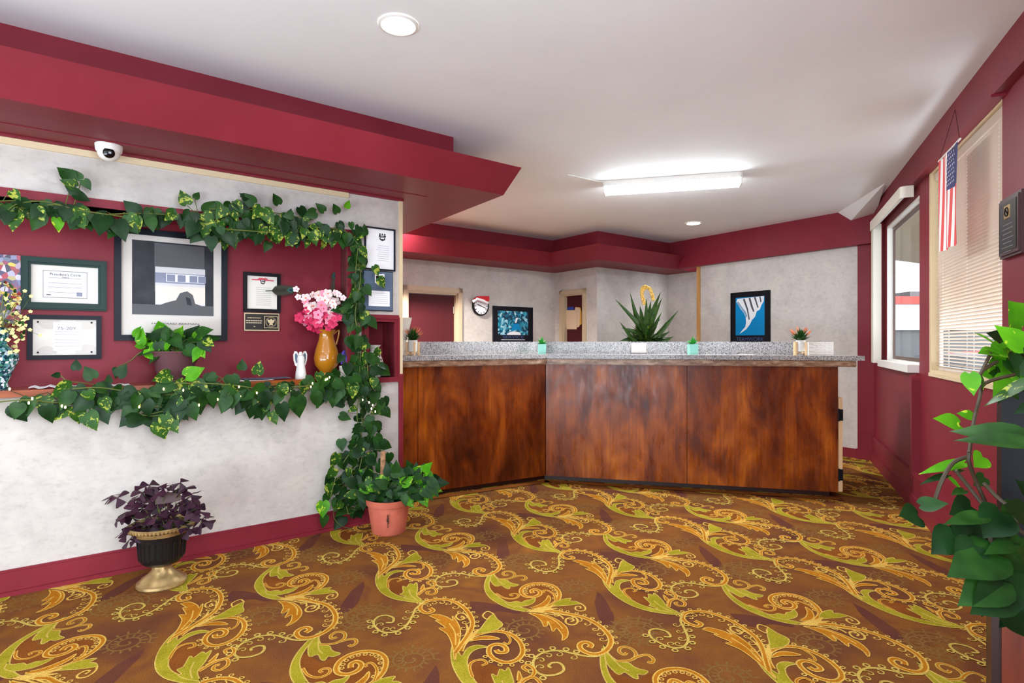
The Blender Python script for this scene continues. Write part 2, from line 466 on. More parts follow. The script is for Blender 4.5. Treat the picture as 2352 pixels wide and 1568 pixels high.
# ---- floor, drawn carpet --------------------------------------------------------------
def build_floor():
    cell = MB()     # one repeat in floor metres
    class Stack(dict):           # each drawn piece lies a hair above the last
        z = .0002
        def __getitem__(s, k): return s.z
        def up(s): s.z += .00003
    Z = Stack()
    def fl(pts, crop, n=5, sm=True):
        ox, oy, sc = crop; out = []
        for x, y in pts:
            q = floor_pt(ox+x/sc, oy+y/sc); out.append(V((q.x, q.y, 0)))
        return catmull(out, n) if sm else out
    def lift(ps, k): return [V((p.x, p.y, Z[k])) for p in ps]
    def stroke(ps, w, m, k, taper=False):
        Z.up(); n = len(ps); vs = []
        for i, p in enumerate(ps):
            t = ps[min(i+1,n-1)]-ps[max(i-1,0)]
            if t.length < 1e-7: t = V((1,0,0))
            t.normalize(); s = V((-t.y, t.x, 0))
            ww = w*(.45+.55*math.sin(math.pi*min(1, (i+1)/(n*.9)))) if taper else w
            vs += [V((p.x, p.y, Z[k]))+s*ww/2, V((p.x, p.y, Z[k]))-s*ww/2]
        cell.add(vs, [(2*i, 2*i+1, 2*i+3, 2*i+2) for i in range(n-1)], m)
    def ring(c, r, m, k, seg=6, inner=.5, fill=0):
        o = [c+V((math.cos(6.283*j/seg)*r, math.sin(6.283*j/seg)*r, Z[k])) for j in range(seg)]
        i_ = [c+V((math.cos(6.283*j/seg)*r*inner, math.sin(6.283*j/seg)*r*inner, Z[k])) for j in range(seg)]
        cell.add(o+i_, [(j, (j+1)%seg, seg+(j+1)%seg, seg+j) for j in range(seg)], m)
    def fill(pts, crop, m, line=4, w=.005):
        Z.up(); ps = fl(pts, crop, 3, True)
        cell.poly(lift(ps, 'f'), m)
        stroke(ps + [ps[0], ps[1]], w, line, 'l')
    def scroll(pts, crop, w, m=2, line=3, beads=0, side=1, start=0, end=1, br=.011, curls=0, n=6):
        ps = fl(pts, crop, n)
        if m is not None:
            stroke(ps, w, line, 's'); stroke(ps, w*.5, m, 't')
        else: stroke(ps, w, line, 's')
        if beads or curls:
            acc = 0; acc2 = 0; tot = sum((ps[i+1]-ps[i]).length for i in range(len(ps)-1)); run = 0
            for i in range(len(ps)-1):
                sg = (ps[i+1]-ps[i]); l = sg.length; run += l; acc += l; acc2 += l
                if l < 1e-6: continue
                t = sg.normalized(); s = V((-t.y, t.x, 0))*side
                fr = run/tot
                if fr < start or fr > end: continue
                if beads and acc > beads:
                    acc = 0; ring(ps[i]+s*(w/2+br*.85), br, line, 'l', 6, .52)
                if curls and acc2 > curls:
                    acc2 = 0; c = ps[i]-s*(w/2+.022); a0 = math.atan2(s.y, s.x)
                    sp = [c+V((math.cos(a0-a*.75)*.02*(1-a/9.5), math.sin(a0-a*.75)*.02*(1-a/9.5), 0)) for a in range(9)]
                    z_ = Z.z; stroke(sp, .005, line, 'l'); Z.z = z_
    # which side is "outer" depends on turning; +1 = left of travel in floor space
    A = (1080,1240,4.9); B = (760,1240,4.9); D = (960,1400,9.333); E = (690,1400,9.333)
    # soft ground patches
    def patch(pts, crop, m, k='c'): Z.up(); cell.poly(lift(fl(pts, crop, 4), k), m)
    patch([(0,690),(150,700),(330,730),(560,800),(520,830),(330,800),(120,830),(0,790)], A, 6)
    patch([(1430,580),(1500,640),(1570,760),(1620,860),(1590,960),(1500,960),(1440,860),(1400,700)], A, 6)
    patch([(230,500),(210,580),(330,650),(500,700),(700,690),(820,760),(900,700),(960,620),(900,520),(700,500),(540,520),(420,560)], A, 7)
    patch([(640,420),(640,540),(760,620),(900,660),(1000,680),(960,560),(880,480),(760,440)], B, 7)
    # ghost spirals
    def ghost(cx, cy, crop, R):
        c = fl([(cx,cy)], crop, sm=False)[0]
        sp = [c+V((math.cos(a*.42)*R*(1-a/36), math.sin(a*.42)*R*(1-a/36), 0)) for a in range(34)]
        stroke(sp, .0085, 5, 'o')
        zz = Z.z
        for i in range(0, 26):
            d = (sp[i]-c).normalized(); stroke([sp[i]+d*.005, sp[i]+d*.026], .009, 5, 'o'); Z.z = zz+.00003
    ghost(620,1010,A,.10); ghost(1860,1050,A,.12); ghost(1190,540,A,.09); ghost(590,240,A,.12)
    # ---- type one: crescent leaf and long scroll
    fill([(250,345),(200,400),(165,480),(165,560),(210,640),(300,705),(400,755),(520,790),(640,805),(760,800),(640,775),(500,735),(400,690),(300,625),(232,560),(212,500),(228,430),(270,365)], A, 1)
    fill([(265,335),(272,390),(330,438),(410,450),(440,472),(480,488),(545,502),(500,522),(450,520),(440,548),(400,540),(350,508),(290,522),(240,475),(228,430),(250,360)], A, 1)
    scroll([(260,380),(330,470),(390,500)], A, .006, None, 4)
    scroll([(320,440),(400,438),(465,425),(500,398),(488,368),(440,350),(392,355),(368,378),(392,398),(430,388)], A, .016, 2, 4)
    scroll([(460,425),(540,405),(600,403),(630,428),(604,450),(572,442)], A, .016, 2, 4)
    scroll([(820,775),(900,735),(970,692),(1003,630),(990,570),(940,522),(850,492),(740,488),(640,508),(580,550),(580,602),(632,636),(720,640),(782,612),(780,575),(725,556),(690,572),(705,598)], A, .024, 2, 3, .030, 1, .18, .72)
    fill([(380,690),(450,702),(520,690),(580,702),(620,680),(680,672),(730,648),(725,690),(680,725),(600,745),(520,750),(430,732)], A, 1)
    scroll([(290,600),(360,642),(440,662),(510,655),(545,628),(520,604),(470,606),(452,620),(482,630)], A, .013, 2, 3)
    fill([(680,757),(760,735),(820,700),(860,660),(880,622),(905,660),(890,702),(850,740),(780,762),(700,772)], A, 2, 3)
    scroll([(965,680),(950,622),(900,582),(850,565),(815,580),(842,592)], A, .013, 2, 3)
    fill([(900,752),(960,700),(1030,670),(1130,655),(1120,685),(1180,690),(1242,715),(1180,727),(1100,737),(1000,742)], A, 1)
    scroll([(1240,713),(1290,750),(1290,790),(1230,800),(1185,780),(1192,750),(1238,748),(1240,772)], A, .008, None, 3)
    fill([(620,800),(760,772),(870,752),(960,730),(900,770),(1000,768),(900,790),(1040,800),(860,806),(740,816)], A, 3, 3)
    scroll([(640,800),(780,815),(900,835),(1010,852),(1050,890)], A, .009, None, 3)
    fill([(640,815),(740,830),(840,840),(920,870),(980,900),(1040,940),(1088,990),(1102,1050),(1085,1100),(1035,1132),(1040,1080),(1010,1030),(970,992),(930,1032),(905,970),(870,912),(870,960),(830,972),(800,912),(740,862)], A, 2, 3)
    scroll([(760,830),(880,870),(980,930),(1040,1000)], A, .006, None, 3)
    scroll([(860,808),(1000,835),(1150,860),(1210,902),(1190,946),(1130,957),(1078,932),(1082,890),(1130,878),(1165,903),(1132,922)], A, .009, None, 3)
    scroll([(840,802),(960,803),(1080,830),(1200,852),(1320,890),(1430,950),(1520,1022),(1580,1110),(1572,1190),(1510,1258),(1420,1286),(1320,1272),(1240,1222),(1240,1172),(1300,1152),(1362,1180),(1338,1215)], A, .026, 2, 3, .034, 1, .10, .60, .011, .052)
    scroll([(1490,1292),(1400,1312),(1280,1305),(1160,1280),(1020,1250),(900,1250),(800,1280),(730,1330),(708,1400),(742,1480),(830,1522),(950,1520),(1040,1482),(1050,1430),(1000,1385),(922,1385),(882,1418),(915,1440)], A, .011, None, 4, .042, -1, .18, .68, .0155, .062)
    # ---- type two
    fill([(545,335),(510,400),(505,480),(540,560),(610,622),(720,668),(850,692),(960,703),(1100,692),(1000,678),(880,655),(760,628),(685,590),(648,545),(630,480),(640,430),(690,385),(760,362),(840,352),(750,340),(660,362),(600,410),(575,370)], B, 1)
    fill([(1050,690),(965,625),(975,560),(965,480),(930,502),(890,490),(850,532),(808,520),(815,590),(778,612),(842,640),(820,652),(900,672)], B, 1)
    scroll([(880,560),(900,620),(960,670)], B, .006, None, 4)
    scroll([(980,610),(1040,560),(1110,542),(1162,520),(1170,488),(1130,465),(1085,480),(1112,502)], B, .016, 2, 3)
    scroll([(975,625),(1060,562),(1150,542),(1190,580),(1150,615),(1090,610),(1085,585),(1122,580)], B, .016, 2, 3)
    fill([(990,590),(1040,500),(1052,548)], B, 2, 3)
    scroll([(600,380),(640,335),(720,290),(830,262),(950,250),(1060,270),(1122,320),(1122,382),(1060,430),(960,450),(870,430),(835,392),(860,350),(930,335),(985,352),(980,382),(920,388),(902,370)], B, .024, 2, 3, .030, 1, .30, .78)
    fill([(690,318),(780,288),(880,282),(960,300),(900,305),(800,305)], B, 2, 3)
    scroll([(645,540),(640,480),(680,445),(760,432),(792,455),(742,470)], B, .013, 2, 3)
    scroll([(1025,262),(1046,305),(1015,335),(980,322)], B, .011, 2, 3)
    fill([(760,270),(830,225),(890,180),(960,140),(985,172),(1020,205),(970,235),(890,255),(820,262)], B, 1)
    scroll([(972,140),(920,120),(868,148),(895,172),(932,152)], B, .008, None, 3)
    fill([(590,345),(650,300),(700,240),(700,190),(725,245),(760,220),(740,265),(800,235),(740,290),(660,330)], B, 3, 3)
    fill([(400,150),(470,138),(560,160),(598,182),(602,150),(632,190),(642,240),(620,300),(585,350),(555,400),(530,440),(540,340),(520,270),(460,232),(520,228),(448,182),(490,182)], B, 2, 3)
    scroll([(560,200),(590,260),(570,340)], B, .006, None, 3)
    scroll([(720,270),(752,205),(720,140),(670,133),(632,155),(660,178),(704,166),(680,150)], B, .009, None, 3)
    scroll([(1112,768),(1150,800),(1080,826),(1010,790),(1012,740),(1080,696),(1200,672),(1330,680),(1450,730),(1540,810),(1592,910),(1582,1000),(1530,1090),(1480,1160),(1400,1275)], B, .024, 2, 3, .034, 1, .22, .86, .011, .052)
    scroll([(1050,700),(960,770),(920,850),(870,940),(800,1000),(700,1042),(590,1040),(510,992),(480,930),(530,870),(620,852),(702,880),(692,930),(620,932)], B, .011, None, 4, .042, 1, .16, .72, .0155, .062)
    # ---- repeat over the room
    p = V((.722,.648,0)); q = V((.482,-.770,0))
    nv = len(cell.v); big = MB()
    # plain woven border against the counter
    for a_, b_ in ((V((-.869,4.467)), V((.303,5.134))), (V((.303,5.134)), V((2.615,4.56)))):
        d_ = (b_-a_).normalized(); n_ = V((d_.y, -d_.x)); n_ = n_ if n_.dot(-a_) > 0 else -n_
        big.poly([V((*(a_-d_*.6 if a_.x < 0 else a_), .006)), V((*b_, .006)), V((*(b_+n_*.085), .006)), V((*((a_-d_*.6 if a_.x < 0 else a_)+n_*.085), .006))], 7)
    big.prism([V((x, y, 0)) for x, y in ROOM][::-1], (0,0,-.1), 0)
    cxm = sum(v[0] for v in cell.v)/nv; cym = sum(v[1] for v in cell.v)/nv
    for i in range(-9, 12):
        for j in range(-9, 12):
            o = p*i + q*j; X, Y = cxm+o.x, cym+o.y
            # keep the repeats that can show between the walls
            if Y < 1.3 or Y > 6.6 or abs(X) > .95*Y+.9: continue
            if (V((X, Y))-L.A).dot(L.n) < -.75: continue
            if (V((X, Y))-RR.A).dot(RR.n) < -.6: continue
            b = len(big.v)
            big.v += [(v[0]+o.x, v[1]+o.y, v[2]) for v in cell.v]
            big.f += [tuple(b+k for k in f) for f in cell.f]; big.m += cell.m
    struct('floor', big, ['c_base','c_green','c_orange','c_pale','c_yel','c_olive','c_purple','c_cell'])
build_floor()

# ---- ceiling
mb = MB()
mb.prism([V((x, y, CEIL)) for x, y in ROOM], (0,0,.12))
struct('ceiling', mb, 'white_ceiling')

# ---- walls
def wall_boxes(mb, fr, a0, a1, z0, z1, holes, thick, m=0):
    """wall as boxes around rectangular holes (a0,a1,z0,z1), holes sorted and apart"""
    x = a0
    for h in sorted(holes):
        if h[0] > x: fr.box(mb, x, h[0], z0, z1, -thick, 0, m)
        if h[2] > z0: fr.box(mb, h[0], h[1], z0, h[2], -thick, 0, m)
        if h[3] < z1: fr.box(mb, h[0], h[1], h[3], z1, -thick, 0, m)
        x = h[1]
    if x < a1: fr.box(mb, x, a1, z0, z1, -thick, 0, m)
NZ0, NZ1 = 1.0, 1.965                       # shelf niche
NS1 = L.s_(797)
KS0, KS1 = L.s_(846), L.s_(906); KZ0, KZ1 = L.z_(880, 866), L.z_(880, 739)
mb = MB()
wall_boxes(mb, L, -6.2, 0, 0, CEIL, [(-3.9, NS1, NZ0, NZ1), (KS0, KS1, KZ0, KZ1)], .12)
struct('wall_left', mb, 'wallpaper')
ND = .26
mb = MB()                                      # painted box behind the shelf opening
L.box(mb, -3.92, NS1+.02, NZ0-.02, NZ1+.02, -ND-.02, -ND)
L.box(mb, -3.92, NS1+.02, NZ1, NZ1+.02, -ND, -.001)
L.box(mb, NS1, NS1+.02, NZ0, NZ1, -ND, -.001)
L.box(mb, -3.92, -3.9, NZ0, NZ1, -ND, -.001)
L.box(mb, KS0-.02, KS1+.02, KZ0-.02, KZ1+.02, -.22, -.20)
L.box(mb, KS0-.02, KS0, KZ0, KZ1, -.20, -.001); L.box(mb, KS1, KS1+.02, KZ0, KZ1, -.20, -.001)
L.box(mb, KS0, KS1, KZ1, KZ1+.02, -.20, -.001); L.box(mb, KS0, KS1, KZ0-.02, KZ0, -.20, -.001)
struct('wall_niche', mb, 'maroon')
mb = MB()                                      # maroon casing of the openings
L.box(mb, -3.98, NS1+.062, NZ1, NZ1+.045, 0, .012)
L.box(mb, NS1, NS1+.062, NZ0-.02, NZ1, 0, .012)
for a, b, o in ((.0,.022,.010),(.022,.034,.018),(.034,.05,.010)):
    L.box(mb, KS0-b, KS0-a, KZ0, KZ1+b, 0, o); L.box(mb, KS1+a, KS1+b, KZ0, KZ1+b, 0, o); L.box(mb, KS0-a, KS1+a, KZ1+a, KZ1+b, 0, o)
L.box(mb, KS0-.07, 0, KZ0-.035, KZ0, 0, .016)
struct('trim_1', mb, 'maroon')
mb = MB()                                      # cream strips
L.box(mb, -6.2, L.s_(800), SOF-.045, SOF-.012, 0, .012)
L.box(mb, -.022, .004, KZ0+.02, SOF-.012, 0, .014)
struct('trim_2', mb, 'cream')
mb = MB()
L.box(mb, -.024, .006, .0, KZ0+.02, 0, .016)
L.box(mb, -6.2, .006, SOF-.012, SOF, 0, .03)
struct('trim_3', mb, 'maroon')
mb = MB()
L.box(mb, -6.2, .004, 0, .115, 0, .018); L.box(mb, -6.2, .006, 0, .022, .018, .034); L.box(mb, -6.2, .004, .115, .125, 0, .012)
struct('baseboard_left', mb, 'maroon')

# ---- left soffit: slanting fascia with a raised band behind it
mb = MB()
def ring4(o_front, s_end, z, o_back=-1.6, s_start=-6.2, back_s=None):
    return [L.pt(s_start, z, o_front), L.pt(s_end, z, o_front), L.pt(back_s if back_s else s_end, z, o_back), L.pt(s_start, z, o_back)]
lo = [(-6.2,.56),(.50,.56),(.62,-1.6),(-.3,-1.6),(-.3,-.12),(-6.2,-.12)]; hi = [(-6.2,.69),(.56,.69),(.70,-1.6),(-.3,-1.6),(-.3,-.12),(-6.2,-.12)]
a = [L.pt(s, SOF, o) for s, o in lo]; b = [L.pt(s, FAS, o) for s, o in hi]
mb.add(a, [tuple(t) for t in tessellate_polygon([a])]); mb.add(b, [tuple(t) for t in tessellate_polygon([b])])
mb.add(a+b, [(i, (i+1) % 6, (i+1) % 6+6, i+6) for i in range(6)])
a = ring4(.38, .205, FAS-.01, o_back=-.2); b = ring4(.38, .205, CEIL+.01, o_back=-.2)
mb.add(a+b, [(4,5,6,7),(0,1,5,4),(1,2,6,5),(2,3,7,6),(3,0,4,7)])
L.box(mb, -6.2, 0.1, SOF-.004, SOF+.01, .20, .206)
struct('trim_4', mb, 'maroon')

# ---- back walls
door1 = (CW.s_(936), CW.s_(1050), 0, CW.z_(1050, 675))
mb = MB(); wall_boxes(mb, CW, -5.6, 0, 0, CEIL, [door1], .12)
struct('wall_back_left', mb, 'wallpaper')
rs0, rs1 = RW.s_(1294), RW.s_(1339); rz = RW.z_(1316, 676)
mb = MB(); wall_boxes(mb, RW, 0, .86, 0, CEIL, [(rs0, rs1, 0, rz)], .12)
struct('wall_return', mb, 'wallpaper')
mb = MB(); PW.box(mb, .12, 1.52, 0, CEIL, -.12, 0); struct('wall_back_middle', mb, 'wallpaper')
mb = MB(); T0.box(mb, -.1, .66, 0, CEIL, -.12, 0); struct('wall_back_step', mb, 'wallpaper')
sT2 = (T2-T1).length
mb = MB(); TW.box(mb, 0, sT2+.05, 0, CEIL, -.12, 0); struct('wall_back_right', mb, 'wallpaper')
def casing(mb, fr, a0, a1, z1, w=.075, o=.018):
    for x0, x1 in ((a0-w, a0), (a1, a1+w)):
        fr.box(mb, x0, x1, 0, z1+w, 0, o); fr.box(mb, x0+.012, x1-.012, 0, z1+w-.012, o, o+.008)
    fr.box(mb, a0-w, a1+w, z1, z1+w, 0, o); fr.box(mb, a0-w+.012, a1+w-.012, z1+.012, z1+w-.012, o, o+.008)
    fr.box(mb, a0, a0+.015, 0, z1, -.11, 0); fr.box(mb, a1-.015, a1, 0, z1, -.11, 0); fr.box(mb, a0, a1, z1-.015, z1, -.11, 0)
mb = MB(); casing(mb, CW, door1[0], door1[1], door1[3]); struct('trim_5', mb, 'casing')
mb = MB(); casing(mb, RW, rs0, rs1, rz, .07); struct('trim_6', mb, 'casing')
mb = MB(); CW.box(mb, door1[0]+.02, door1[1]-.02, .01, door1[3]-.02, -.09, -.05); dr = struct('door_1', mb, 'maroon_dark')
mb = MB()
for z in (.25, 1.0, 1.62): CW.box(mb, door1[1]-.035, door1[1]-.022, z, z+.09, -.05, -.04)
mb.build('hinge', 'chrome', dr)
mb = MB(); RW.box(mb, rs0+.015, rs1-.015, .01, rz-.015, -.10, -.06); door2 = struct('door_2', mb, 'maroon_dark')
mb = MB(); mb.ball(RW.pt(rs0+.06, .95, -.04), .022); mb.build('door_handle', 'brass', door2, smooth=True)
mb = MB(); TW.box(mb, -.02, .03, 0, SOF+.02, 0, .02); struct('trim_7', mb, 'bamboo')
mb = MB(); TW.box(mb, .03, sT2, 0, .10, 0, .015); struct('baseboard_back', mb, 'maroon')

# ---- soffits over the back walls
def off_poly(pts, o, ext=.0):
    out = []
    for i, p in enumerate(pts):
        ns = []
        for a, b in ((i-1, i), (i, i+1)):
            if a < 0 or b >= len(pts): continue
            d = (pts[b]-pts[a]).normalized(); n = V((d.y, -d.x)); ns.append(n)
        if len(ns) == 1: q = p + ns[0]*o
        else:
            h = (ns[0]+ns[1]); q = p + h*(o/(h.dot(ns[0])))
        out.append(q)
    return out
ch = [C1-UD*5.6, C1, C2, C3+UD*.35]
prof = [(0,SOF),(.50,SOF),(.63,FAS),(.37,FAS),(.37,CEIL+.01)]
mb = MB(); rows = []
for o, z in prof: rows.append([V((q.x, q.y, z)) for q in off_poly(ch, o)])
for r0, r1 in zip(rows[:-1], rows[1:]):
    for i in range(len(ch)-1): mb.add([r0[i], r0[i+1], r1[i+1], r1[i]], [(0,1,2,3)])
rb = rows[0]; top = [V((p.x, p.y, CEIL+.01)) for p in rb]
for i in range(len(ch)-1): mb.add([rb[i], rb[i+1], top[i+1], top[i]], [(3,2,1,0)])
struct('trim_8', mb, 'maroon')
mb = MB()
TW.box(mb, -.9, sT2+.3, SOF+.012, CEIL, -.02, .08)
struct('trim_9', mb, 'maroon')
# pilaster at the end of the back right wall
mb = MB()
PL = Fr(T2, (R0-T2))
PL.box(mb, 0, (R0-T2).length+.05, 0, SOF+.03, -.1, .02)
struct('wall_pilaster', mb, 'maroon')
mb = MB(); PL.box(mb, -.01, (R0-T2).length, 0, .11, .02, .04); struct('baseboard_pilaster', mb, 'maroon')
# sloping white ceiling wedge in the far right corner
mb = MB()
TF = Fr(T1+TW.n*.08, TD)
a_ = TF.P(1925, 485); a_.z = CEIL; b_ = TF.P(1955, 506); c_ = RR.P(2009, 498, .02); d_ = RR.P(2034, 446, .1); d_.z = CEIL
e_ = V((c_.x+.05, c_.y+.05, CEIL))
mb.add([a_, b_, c_, d_, e_], [(0,1,2,3),(0,4,1),(1,4,2),(2,4,3),(0,3,4)])
struct('trim_10', mb, 'white_ceiling')

# ---- window wall
w1a, w1b = RR.s_(2038), RR.s_(2112); w1z0, w1z1 = 1.07, 2.36
w2a, w2b = RR.s_(2138), RR.s_(2302); w2z0, w2z1 = 1.035, 2.45
w3a, w3b = 6.3, 8.3  # unseen third opening, added and placed for the light it lets in
mb = MB(); wall_boxes(mb, RR, -.15, 8.6, 0, CEIL, [(w1a, w1b, w1z0, w1z1), (w2a, w2b, w2z0, w2z1), (w3a, w3b, 1.25, 2.42)], .055)
struct('wall_right', mb, 'maroon')
mb = MB(); RR.box(mb, 0, 8.6, 2.45, CEIL, 0, .05); RR.box(mb, w2a-.1, w2b+.05, 2.437, 2.452, 0, .058)
struct('trim_11', mb, 'maroon')
mb = MB()
RR.box(mb, 0, w1b+.03, .0, w1z0-.06, 0, .03)                # panel below the far window
RR.box(mb, w1b-.04, w1b+.05, .22, .96, 0, .06)
pts = [RR.pt(w1b-.04+.045*(1-math.cos(t)), .96+.04*math.sin(t), 0) for t in [i*math.pi/6 for i in range(7)]]
mb.prism(pts, RR.n3()*.06)
struct('trim_12', mb, 'maroon')
mb = MB()
RR.box(mb, 0, 8.6, .0, .25, .0, .05); RR.box(mb, 0, 8.6, .25, .268, 0, .058)
RR.box(mb, 0, 8.6, 0, .105, .05, .07)
struct('baseboard_right', mb, 'maroon')
def window(name, a0, a1, z0, z1, casemat, framemat, depth, casew=0):
    mb = MB()
    t = .02
    RR.box(mb, a0, a0+t, z0, z1, -.06, .002); RR.box(mb, a1-.004, a1, z0, z1, -.06, -.001)
    RR.box(mb, a0+t, a1-.004, z0, z0+t, -.06, .002); RR.box(mb, a0+t, a1-.004, z1-t, z1, -.06, .002)
    if casew:
        RR.box(mb, a0-.012, a0, z0-.02, z1, 0, .006); RR.box(mb, a0-.012, a1+.012, z0-.025, z0, 0, .012)
    w = struct(name, mb, casemat)
    mb = MB(); f = .03; t2 = .004
    RR.box(mb, a0+t, a0+t+f, z0+t, z1-t, -.058, -.042); RR.box(mb, a1-t2-f, a1-t2, z0+t, z1-t, -.058, -.042)
    RR.box(mb, a0+t+f, a1-t2-f, z0+t, z0+t+f, -.058, -.042); RR.box(mb, a0+t+f, a1-t2-f, z1-t-f, z1-t, -.058, -.042)
    mb.build('window_frame', framemat, w)
    mb = MB(); RR.box(mb, a0+t+f, a1-t2-f, z0+t+f, z1-t-f, -.052, -.049); mb.build('window_pane', 'glass', w)
    return w
wn1 = window('window_1', w1a, w1b, w1z0, w1z1, 'white', 'alu', .1)
mb = MB(); RR.box(mb, w1a-.04, w1b-.01, w1z0-.055, w1z0+.005, 0, .075); mb.build('window_sill', 'white', wn1)
wn2 = window('window_2', w2a, w2b, w2z0, w2z1, 'cream', 'white', .1, 1)

# back side of the lobby, behind the camera: glazed entrance wall
BA = RR.pt(8.6, 0, 0); BB = L.pt(-6.2, 0, 0)
BK = Fr((BA.x, BA.y), (BB.x-BA.x, BB.y-BA.y), None); 
if BK.n.dot(V((0,3))-BK.A) < 0: BK.n = -BK.n
bl = (BB-BA).length
mb = MB(); wall_boxes(mb, BK, -.1, bl+.1, 0, CEIL, [(.3, bl*.5-.1, .1, 2.4), (bl*.5+.1, bl-.3, .1, 2.4)], .12)
struct('wall_front', mb, 'maroon')
# closing wall for the back office on the left
mb = MB()
e0 = L.pt(-1.6, 0, -.12); e1 = CW.pt(-5.6, 0, 0)
mb.bx((e0.x-2.6, e0.y+.6, 0), (0.1,0,0), (0,3.0,0), (0,0,CEIL))
struct('wall_office', mb, 'wallpaper')
# ------------------------------------------------------------------ reception counter
CB = V((.303, 5.134)); CA = V((-.869, 4.467)); CC = V((2.615, 4.56))
LC = Fr(CB, CB-CA); MC = Fr(CB, CC-CB); ML = (CC-CB).length
LS = -1.85; TOP = 1.14
def miter(o):
    """corner point of the two counter faces pushed out by o"""
    n1, n2 = LC.n, MC.n; h = n1+n2; return CB + h*(o/h.dot(n1))
def run(mb, o0, o1, z0, z1, end=0., m=0):
    p0, p1 = miter(o0), miter(o1)
    a = [LC.A+LC.u*LS+LC.n*o0, p0, MC.A+MC.u*(ML+end)+MC.n*o0]
    b = [LC.A+LC.u*LS+LC.n*o1, p1, MC.A+MC.u*(ML+end)+MC.n*o1]
    for i in (0, 1):
        q = [a[i], a[i+1], b[i+1], b[i]]
        mb.add([V((p.x,p.y,z)) for z in (z0,z1) for p in q], [(0,1,2,3),(7,6,5,4),(0,4,5,1),(1,5,6,2),(2,6,7,3),(3,7,4,0)], m)
ctr = thing('reception_counter', 'long angled reception counter faced in glossy dark-stained brown plywood', 'counter', (CB.x, CB.y, 0))
s960, s1578 = LC.s_(960), MC.s_(1578)
mb = MB(); LC.box(mb, LS, s960-.002, .045, 1.06, -.02, 0); mb.build('front_panel', 'counterwood', ctr)
mb = MB(); LC.box(mb, s960+.002, -.003, .045, 1.06, -.02, 0); mb.build('front_panel', 'counterwood', ctr)
mb = MB(); MC.box(mb, .003, s1578-.002, .045, 1.06, -.02, 0); mb.build('front_panel', 'counterwood', ctr)
mb = MB(); MC.box(mb, s1578+.002, ML, .045, 1.06, -.02, 0); mb.build('front_panel', 'counterwood', ctr)
mb = MB(); MC.box(mb, ML-.02, ML, .045, 1.06, -.62, -.021); mb.build('side_panel', 'counterwood', ctr)
mb = MB(); run(mb, -.60, -.022, 1.02, 1.055, -.022); run(mb, -.60, -.045, .0, .044, -.05); mb.build('toe_kick', 'cab_dk', ctr)
mb = MB(); run(mb, -.60, -.58, .044, 1.02, -.022); mb.build('back_panel', 'cab_dk', ctr)
mb = MB()
run(mb, 0, .060, 1.052, 1.104, .11); run(mb, .06, .070, 1.060, 1.096, .11)
mb.build('nosing', 'nosing', ctr)
top = thing('countertop', 'speckled grey granite worktop with a low upstand on the reception counter', 'countertop', (CB.x, CB.y, 1.1045))
mb = MB(); run(mb, -.34, .082, 1.1045, TOP, .165); mb.build('slab', 'granite', top)
mb = MB(); run(mb, -.33, -.30, TOP, 1.252, (MC.s_(1915,-.3)-ML)); mb.build('upstand', 'granite', top)
# small gate folded against the counter end
g = thing('counter_gate', 'pale unpainted wood gate leaf standing open at the right end of the counter', 'gate', tuple(MC.pt(ML+.02, .05, -.1)))
mb = MB(); MC.box(mb, ML+.004, ML+.034, .05, .80, -.50, -.005); mb.build('board', 'lightwood', g)
for z in (.62, .14):
    mb = MB(); MC.box(mb, ML+.001, ML+.036, z, z+.09, -.005, .002); mb.tube([MC.pt(ML+.004, z-.005, .006), MC.pt(ML+.004, z+.095, .006)], .006); mb.build('hinge', 'black', g)

def slab(fr, px, off): d = fr.d(px, off); return V(((px-CX)/F*d, d, TOP))
# mint pots
def succulent_ball(mb, c, r, n, m=0, L=1.0, kind='sword', up=.2):
    for i in range(n):
        a = random.uniform(0, 6.283); e = random.uniform(up, 1.45)
        d = V((math.cos(a)*math.cos(e), math.sin(a)*math.cos(e), math.sin(e)))
        mb.leaf(c+d*.004, c+d*r*random.uniform(.75, 1.1)*L, V((-d.x*d.z, -d.y*d.z, 1-d.z*d.z))+V((0,0,.01)), r*.22, m, .25, -.1, kind)
def mint_pot(px, fr, label):
    p = slab(fr, px, -.13)
    t = thing('mint_pot_plant', label, 'potted plant', tuple(p), 'little mint pots on the counter')
    mb = MB(); h = .088; w = .038; w0 = .034
    mb.add([(p.x-w0,p.y-w0,p.z),(p.x+w0,p.y-w0,p.z),(p.x+w0,p.y+w0,p.z),(p.x-w0,p.y+w0,p.z),(p.x-w,p.y-w,p.z+h),(p.x+w,p.y-w,p.z+h),(p.x+w,p.y+w,p.z+h),(p.x-w,p.y+w,p.z+h)],
           [(3,2,1,0),(0,1,5,4),(1,2,6,5),(2,3,7,6),(3,0,4,7)])
    k = w-.006; mb.cbox((p.x,p.y,p.z+h-.006), 2*k, 2*k, .004, 1)
    for a in ((-w,-w,2*w,.006),(-w,w-.006,2*w,.006),(-w,-w,.006,2*w),(w-.006,-w,.006,2*w)):
        mb.bx((p.x+a[0],p.y+a[1],p.z+h), (a[2],0,0), (0,a[3],0), (0,0,.003))
    mb.build('pot', ['mint','soil'], t)
    mb = MB(); succulent_ball(mb, p+V((0,0,h-.005)), .072, 55)
    mb.build('foliage', 'leaf_s', t)
mint_pot(1245, LC, 'tiny green succulent in a square mint pot at the bend of the counter')
mint_pot(1591, MC, 'tiny green succulent in a square mint pot midway along the right counter run')
